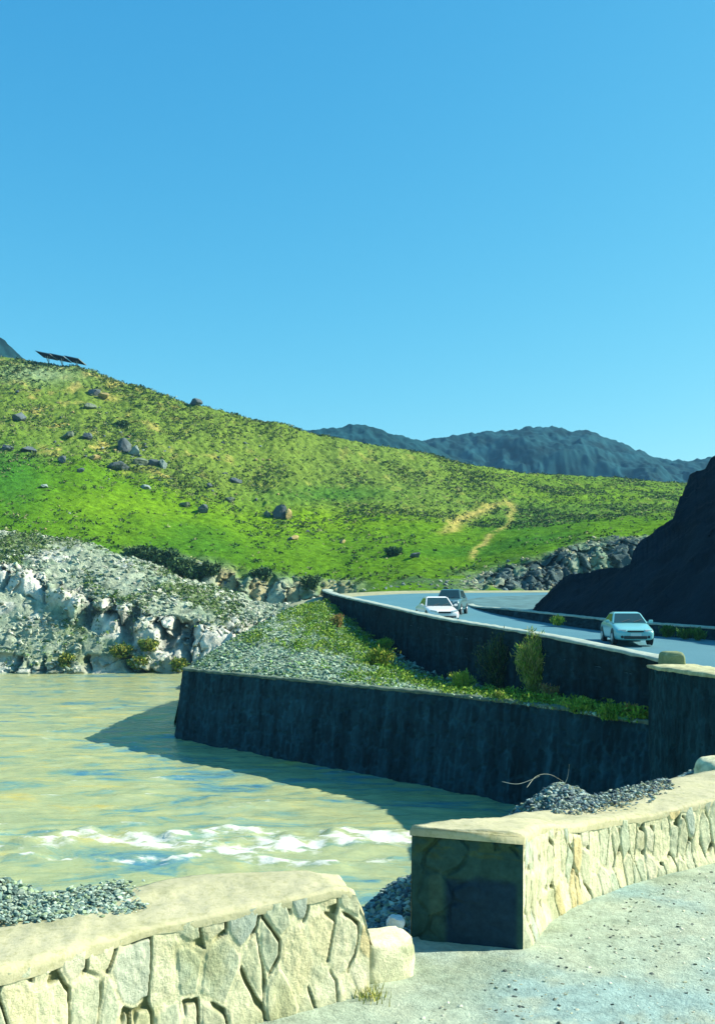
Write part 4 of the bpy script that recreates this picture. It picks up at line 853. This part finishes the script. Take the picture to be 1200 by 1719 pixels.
for i, (x, y, Yw) in enumerate(((1150, 1070, 44.5), (1172, 1072, 43.8), (1118, 1067, 46))):
    shrub('roadside_weed', Vector(P(x, y, Yw)), .5, .8, 10, 800, [(.05, .13, .03), (.08, .18, .04)], ('middle dark weed', 'right dark weed', 'left dark weed')[i]+' of three at the foot of the inner wall', 32+i, .08)

# dark bushes in the gully behind the rock mound
for i, (x, y, s_, lab) in enumerate(((222, 938, 2.0, 'leftmost dark bush at the head of the gully'), (250, 940, 2.6, 'second dark bush from the left in the gully'), (278, 950, 3.0, 'broad dark bush in the middle of the gully'), (305, 962, 2.6, 'dark bush right of the broad one in the gully'), (328, 972, 2.4, 'lowest dark bush beside the tan cliff'), (352, 962, 2.0, 'dark bush at the top edge of the tan cliff'), (440, 972, 1.8, 'small dark bush between the tan cliffs'), (520, 985, 1.8, 'small dark bush left of the road apex'), (660, 933, 1.6, 'round dark shrub on the grass above the road'), (208, 718, 1.8, 'small dark shrub on the scrubby hill above the rocks'))):
    p = on_hill(x, y, 3.4, 9); shrub('gully_bush', p+Vector((0, 0, -.2)), s_*.8, s_*1.3, 16, 2200, DK+[(.10, .17, .06)], lab, 50+i, .2, 'bush', 'dark bushes on the hillside', .4, .5)
for i, (x, y, lab) in enumerate(((112, 1118, 'green bush at the waterline furthest left'), (235, 1122, 'olive bush at the waterline left of the rock foot'), (262, 1128, 'yellow bush at the waterline in the middle'), (300, 1125, 'olive bush at the waterline nearest the retaining wall'), (205, 1102, 'bush growing in the rocks just above the waterline'), (250, 1090, 'green bush in the cleft of the white rocks'))):
    p = P(x, y, 86.5); p = on_hill(x, y, .9, 2.5); shrub('bank_bush', p, 1.1, 2.0, 12, 1500, [(.16, .22, .04), (.28, .28, .05), (.08, .16, .04)], lab, 70+i, .14, 'bush', 'bushes along the rocky bank', .5, .45)

# ------------------------------------------------------------------ cars
def paint(name, col): return mat_plain(name, col, .3, .0, .5, coat=.6)
M_glass = mat_plain('dark_car_glass', (.02, .05, .055), .08, 0, .6); M_rubber = mat_plain('tyre_rubber', (.02, .02, .022), .9); M_rim = mat_plain('wheel_rim', (.45, .48, .5), .35, .8)
M_black = mat_plain('black_plastic', (.02, .028, .03), .6); M_lamp = mat_plain('headlamp_lens', (.45, .55, .58), .1, .2, .8); M_plate = mat_plain('number_plate', (.55, .6, .58), .5)
def car(name, label, loc, rz, col, L=4.4, Wd=1.72, Hh=1.45, style='sedan', grille_h=.12, old=False):
    root = empty(name, loc, rz); pm = paint(name+'_paint', col); hl = L/2; hw = Wd/2
    def ring(y, w, zb, zm, zt, wt):  # closed ring, clockwise
        h = [(w*.86, zb), (w*.97, zb+.08), (w, zm), (w*.985, (zm+zt)/2+.03), (wt, zt-.025), (wt*.8, zt)]
        return [Vector((a, y, b)) for a, b in h]+[Vector((-a, y, b)) for a, b in h[::-1]]
    if style == 'sedan':
        prof = [(-hl, .80, .26, .42, .56, .66), (-hl+.08, .93, .21, .45, .68, .78), (-hl+.3, .985, .19, .50, .75, .84), (-hl+.8, 1, .19, .52, .83, .88), (-.88, 1, .19, .55, .93, .92), (-.3, 1, .19, .56, .95, .93), (.6, 1, .19, .57, .96, .93), (1.2, 1, .19, .58, .98, .91), (hl-.35, .98, .20, .58, .99, .86), (hl-.08, .93, .24, .56, .93, .80), (hl, .84, .30, .5, .75, .7)]
        cab = dict(y0=-.92, y1=-.22, y2=.72, y3=1.42, zb=.94)
    else:
        prof = [(-hl, .84, .30, .50, .74, .72), (-hl+.08, .94, .25, .52, .88, .82), (-hl+.3, .99, .23, .56, .95, .87), (-hl+.8, 1, .23, .58, 1.00, .90), (-.95, 1, .23, .62, 1.04, .93), (-.3, 1, .23, .62, 1.05, .93), (.6, 1, .23, .62, 1.05, .93), (1.2, 1, .23, .62, 1.05, .92), (hl-.3, .99, .25, .62, 1.05, .9), (hl-.06, .95, .28, .6, 1.03, .86), (hl, .90, .34, .6, .95, .8)]
        cab = dict(y0=-1.0, y1=-.42, y2=1.35, y3=hl-.12, zb=1.04)
    bm = bmesh.new(); loft(bm, [ring(y, w*hw, zb, zm, zt, wt*hw) for (y, w, zb, zm, zt, wt) in prof]); bmesh.ops.recalc_face_normals(bm, faces=bm.faces)
    o = bm_obj('body', bm, pm, root, smooth=True); s = o.modifiers.new('s', 'SUBSURF'); s.levels = s.render_levels = 2
    # cabin shell
    zb = cab['zb']-.03; zt = Hh; wb = hw*.90; wt = hw*.70
    bot = [Vector((-wb, cab['y0'], zb)), Vector((wb, cab['y0'], zb)), Vector((wb, cab['y3'], zb)), Vector((-wb, cab['y3'], zb))]
    top = [Vector((-wt, cab['y1'], zt-.05)), Vector((wt, cab['y1'], zt-.05)), Vector((wt, cab['y2'], zt-.05)), Vector((-wt, cab['y2'], zt-.05))]
    tt = [Vector((-wt*.82, cab['y1']+.16, zt)), Vector((wt*.82, cab['y1']+.16, zt)), Vector((wt*.82, cab['y2']-.14, zt)), Vector((-wt*.82, cab['y2']-.14, zt))]
    bm = bmesh.new(); loft(bm, [bot, top, tt]); bmesh.ops.recalc_face_normals(bm, faces=bm.faces); bm_obj('cabin', bm, pm, root, smooth=False, bevel=.035)
    def pane(nm, q, inset, out):
        c = sum(q, Vector())/4; n_ = (q[1]-q[0]).cross(q[3]-q[0]).normalized(); 
        if n_.dot(c-Vector((0, .3, 1))) < 0: n_ = -n_
        p = [c+(v-c)*inset for v in q]; bm = bmesh.new(); a = [bm.verts.new(v+n_*out) for v in p]; b = [bm.verts.new(v-n_*.02) for v in p]; bm.faces.new(a)
        for i in range(4): bm.faces.new((a[i], a[(i+1) % 4], b[(i+1) % 4], b[i]))
        bmesh.ops.recalc_face_normals(bm, faces=bm.faces); return bm_obj(nm, bm, M_glass, root)
    pane('windscreen', [bot[0], bot[1], top[1], top[0]], .90, .012); pane('rear_window', [bot[3], bot[2], top[2], top[3]], .86, .012)
    for sx in (-1, 1):
        def sp(f, g):  # point on side: f along, g up
            b = Vector((sx*wb, cab['y0']+(cab['y3']-cab['y0'])*f, zb)); t = Vector((sx*wt, cab['y1']+(cab['y2']-cab['y1'])*f, zt-.05)); return b.lerp(t, g)
        pane('side_window', [sp(.10, .16), sp(.47, .16), sp(.47, .9), sp(.12, .9)], .97, .01); pane('side_window', [sp(.51, .16), sp(.88, .16), sp(.86, .9), sp(.51, .9)], .97, .01)
        # mirror
        bm = bmesh.new(); box(bm, (sx*(hw+.09), cab['y0']+.22, zb+.08), (.17, .10, .12)); bm_obj('mirror', bm, pm, root, bevel=.03)
        # headlight
        bm = bmesh.new(); hz = (.62 if style == 'sedan' else .80); 
        box(bm, (sx*hw*.66, -hl+.075, hz), (hw*.40, .16, (.10 if old else .14))); 
        for v in bm.verts:
            if v.co.x*sx > hw*.7: v.co.y += .12; v.co.z += (.0 if old else .05)
        bm_obj('headlight', bm, M_lamp, root, bevel=.02)
        bm = bmesh.new(); box(bm, (sx*hw*.70, hl-.05, hz+.16), (hw*.34, .12, .14)); bm_obj('tail_light', bm, mat_plain('red_lens', (.4, .02, .02), .2), root, bevel=.02)
        bm = bmesh.new(); tube(bm, (sx*hw*.66, -hl-.005, .36), (sx*hw*.66, -hl+.1, .36), .06, .06, 10); bm_obj('fog_lamp', bm, M_black, root)
        for yy in (-hl+.82, hl-.85):
            w0 = bpy.data.objects.new('wheel', None); w0.location = (sx*(hw-.10), yy, .31); link(w0, root)
            bm = bmesh.new(); tube(bm, (-.10, 0, 0), (.10, 0, 0), .31, .31, 28); bm_obj('tyre', bm, M_rubber, w0, bevel=.03)
            bm = bmesh.new(); tube(bm, (sx*.085, 0, 0), (sx*.125, 0, 0), .19, .17, 20); bm_obj('rim', bm, M_rim, w0, bevel=.01)
            bm = bmesh.new(); tube(bm, (sx*(hw-.02), yy, .34), (sx*(hw+.004), yy, .34), .37, .37, 24); bm_obj('wheel_arch', bm, M_black, root)
    bm = bmesh.new(); box(bm, (0, -hl+.01, .60 if style == 'sedan' else .76), (hw*.80, .06, grille_h)); bm_obj('grille', bm, M_black, root, bevel=.01)
    bm = bmesh.new(); box(bm, (0, -hl+.01, .34), (hw*1.15, .08, .13)); bm_obj('air_intake', bm, M_black, root, bevel=.02)
    bm = bmesh.new(); box(bm, (0, -hl-.015, .46), (hw*1.7, .12, .10)); 
    for v in bm.verts:
        if abs(v.co.x) > .3: v.co.y += .14
    bm_obj('bumper', bm, pm, root, bevel=.03)
    bm = bmesh.new(); box(bm, (0, -hl-.085, .46), (.44, .015, .11)); bm_obj('number_plate', bm, M_plate, root)
    bm = bmesh.new()
    for q in (-.25, .25): tube(bm, (q-.1, cab['y0']+.0, zb+.05), (q+.28, cab['y0']+.18, zb+.17), .012, .01, 5)
    bm_obj('wiper', bm, M_black, root)
    return tag(root, label, 'car')
def road_pt(px, Y):
    X = (px-600)/F*Y; A = G_ROAD.reshape(-1, 3); q = A[np.argmin((A[:, 0]-X)**2+(A[:, 1]-Y)**2)]; return Vector((X, Y, float(q[2])))
G_ROAD = np.concatenate([pairs[:, None, :2]*(1-np.linspace(0, 1, 40)[None, :, None])+si2[:, None, :2]*np.linspace(0, 1, 40)[None, :, None], (pairs[:, None, 3]*(1-np.linspace(0, 1, 40))+si2[:, None, 3]*np.linspace(0, 1, 40))[..., None]], -1)
for p in (road_pt(1050, 43), road_pt(731, 55), road_pt(757, 64)): print('roadpt', p, HOR-F*p.z/p.y)
car('old_sedan_car', 'older pale teal saloon car nearest us on the road, right of the others', road_pt(1050, 42), math.radians(-5), (.18, .48, .50), 4.2, 1.66, 1.38, old=True, grille_h=.07)
car('white_sedan_car', 'white saloon car leading the dark one round the bend', road_pt(732, 54), math.radians(7), (.80, .80, .78), 4.5, 1.76, 1.46, grille_h=.10)
car('dark_wagon_car', 'dark teal tall car following close behind the white saloon', road_pt(757, 62), math.radians(-14), (.05, .13, .15), 4.3, 1.72, 1.62, style='suv', grille_h=.14)
# ------------------------------------------------------------------ haze
bm = bmesh.new(); box(bm, (0, 520, 70), (2600, 1300, 180)); hz = bm_obj('haze', bm, bpy.data.materials.new('haze_air')); hm = hz.data.materials[0]; hm.use_nodes = True
hn = hm.node_tree; hn.nodes.clear(); ho = hn.nodes.new('ShaderNodeOutputMaterial'); hv = hn.nodes.new('ShaderNodeVolumePrincipled')
hv.inputs['Color'].default_value = (.22, .60, 1, 1); hv.inputs['Density'].default_value = .00020; hn.links.new(hv.outputs[0], ho.inputs['Volume'])
tag(hz, 'thin blue air between here and the far mountains', 'haze', kind='stuff')
print('done build')
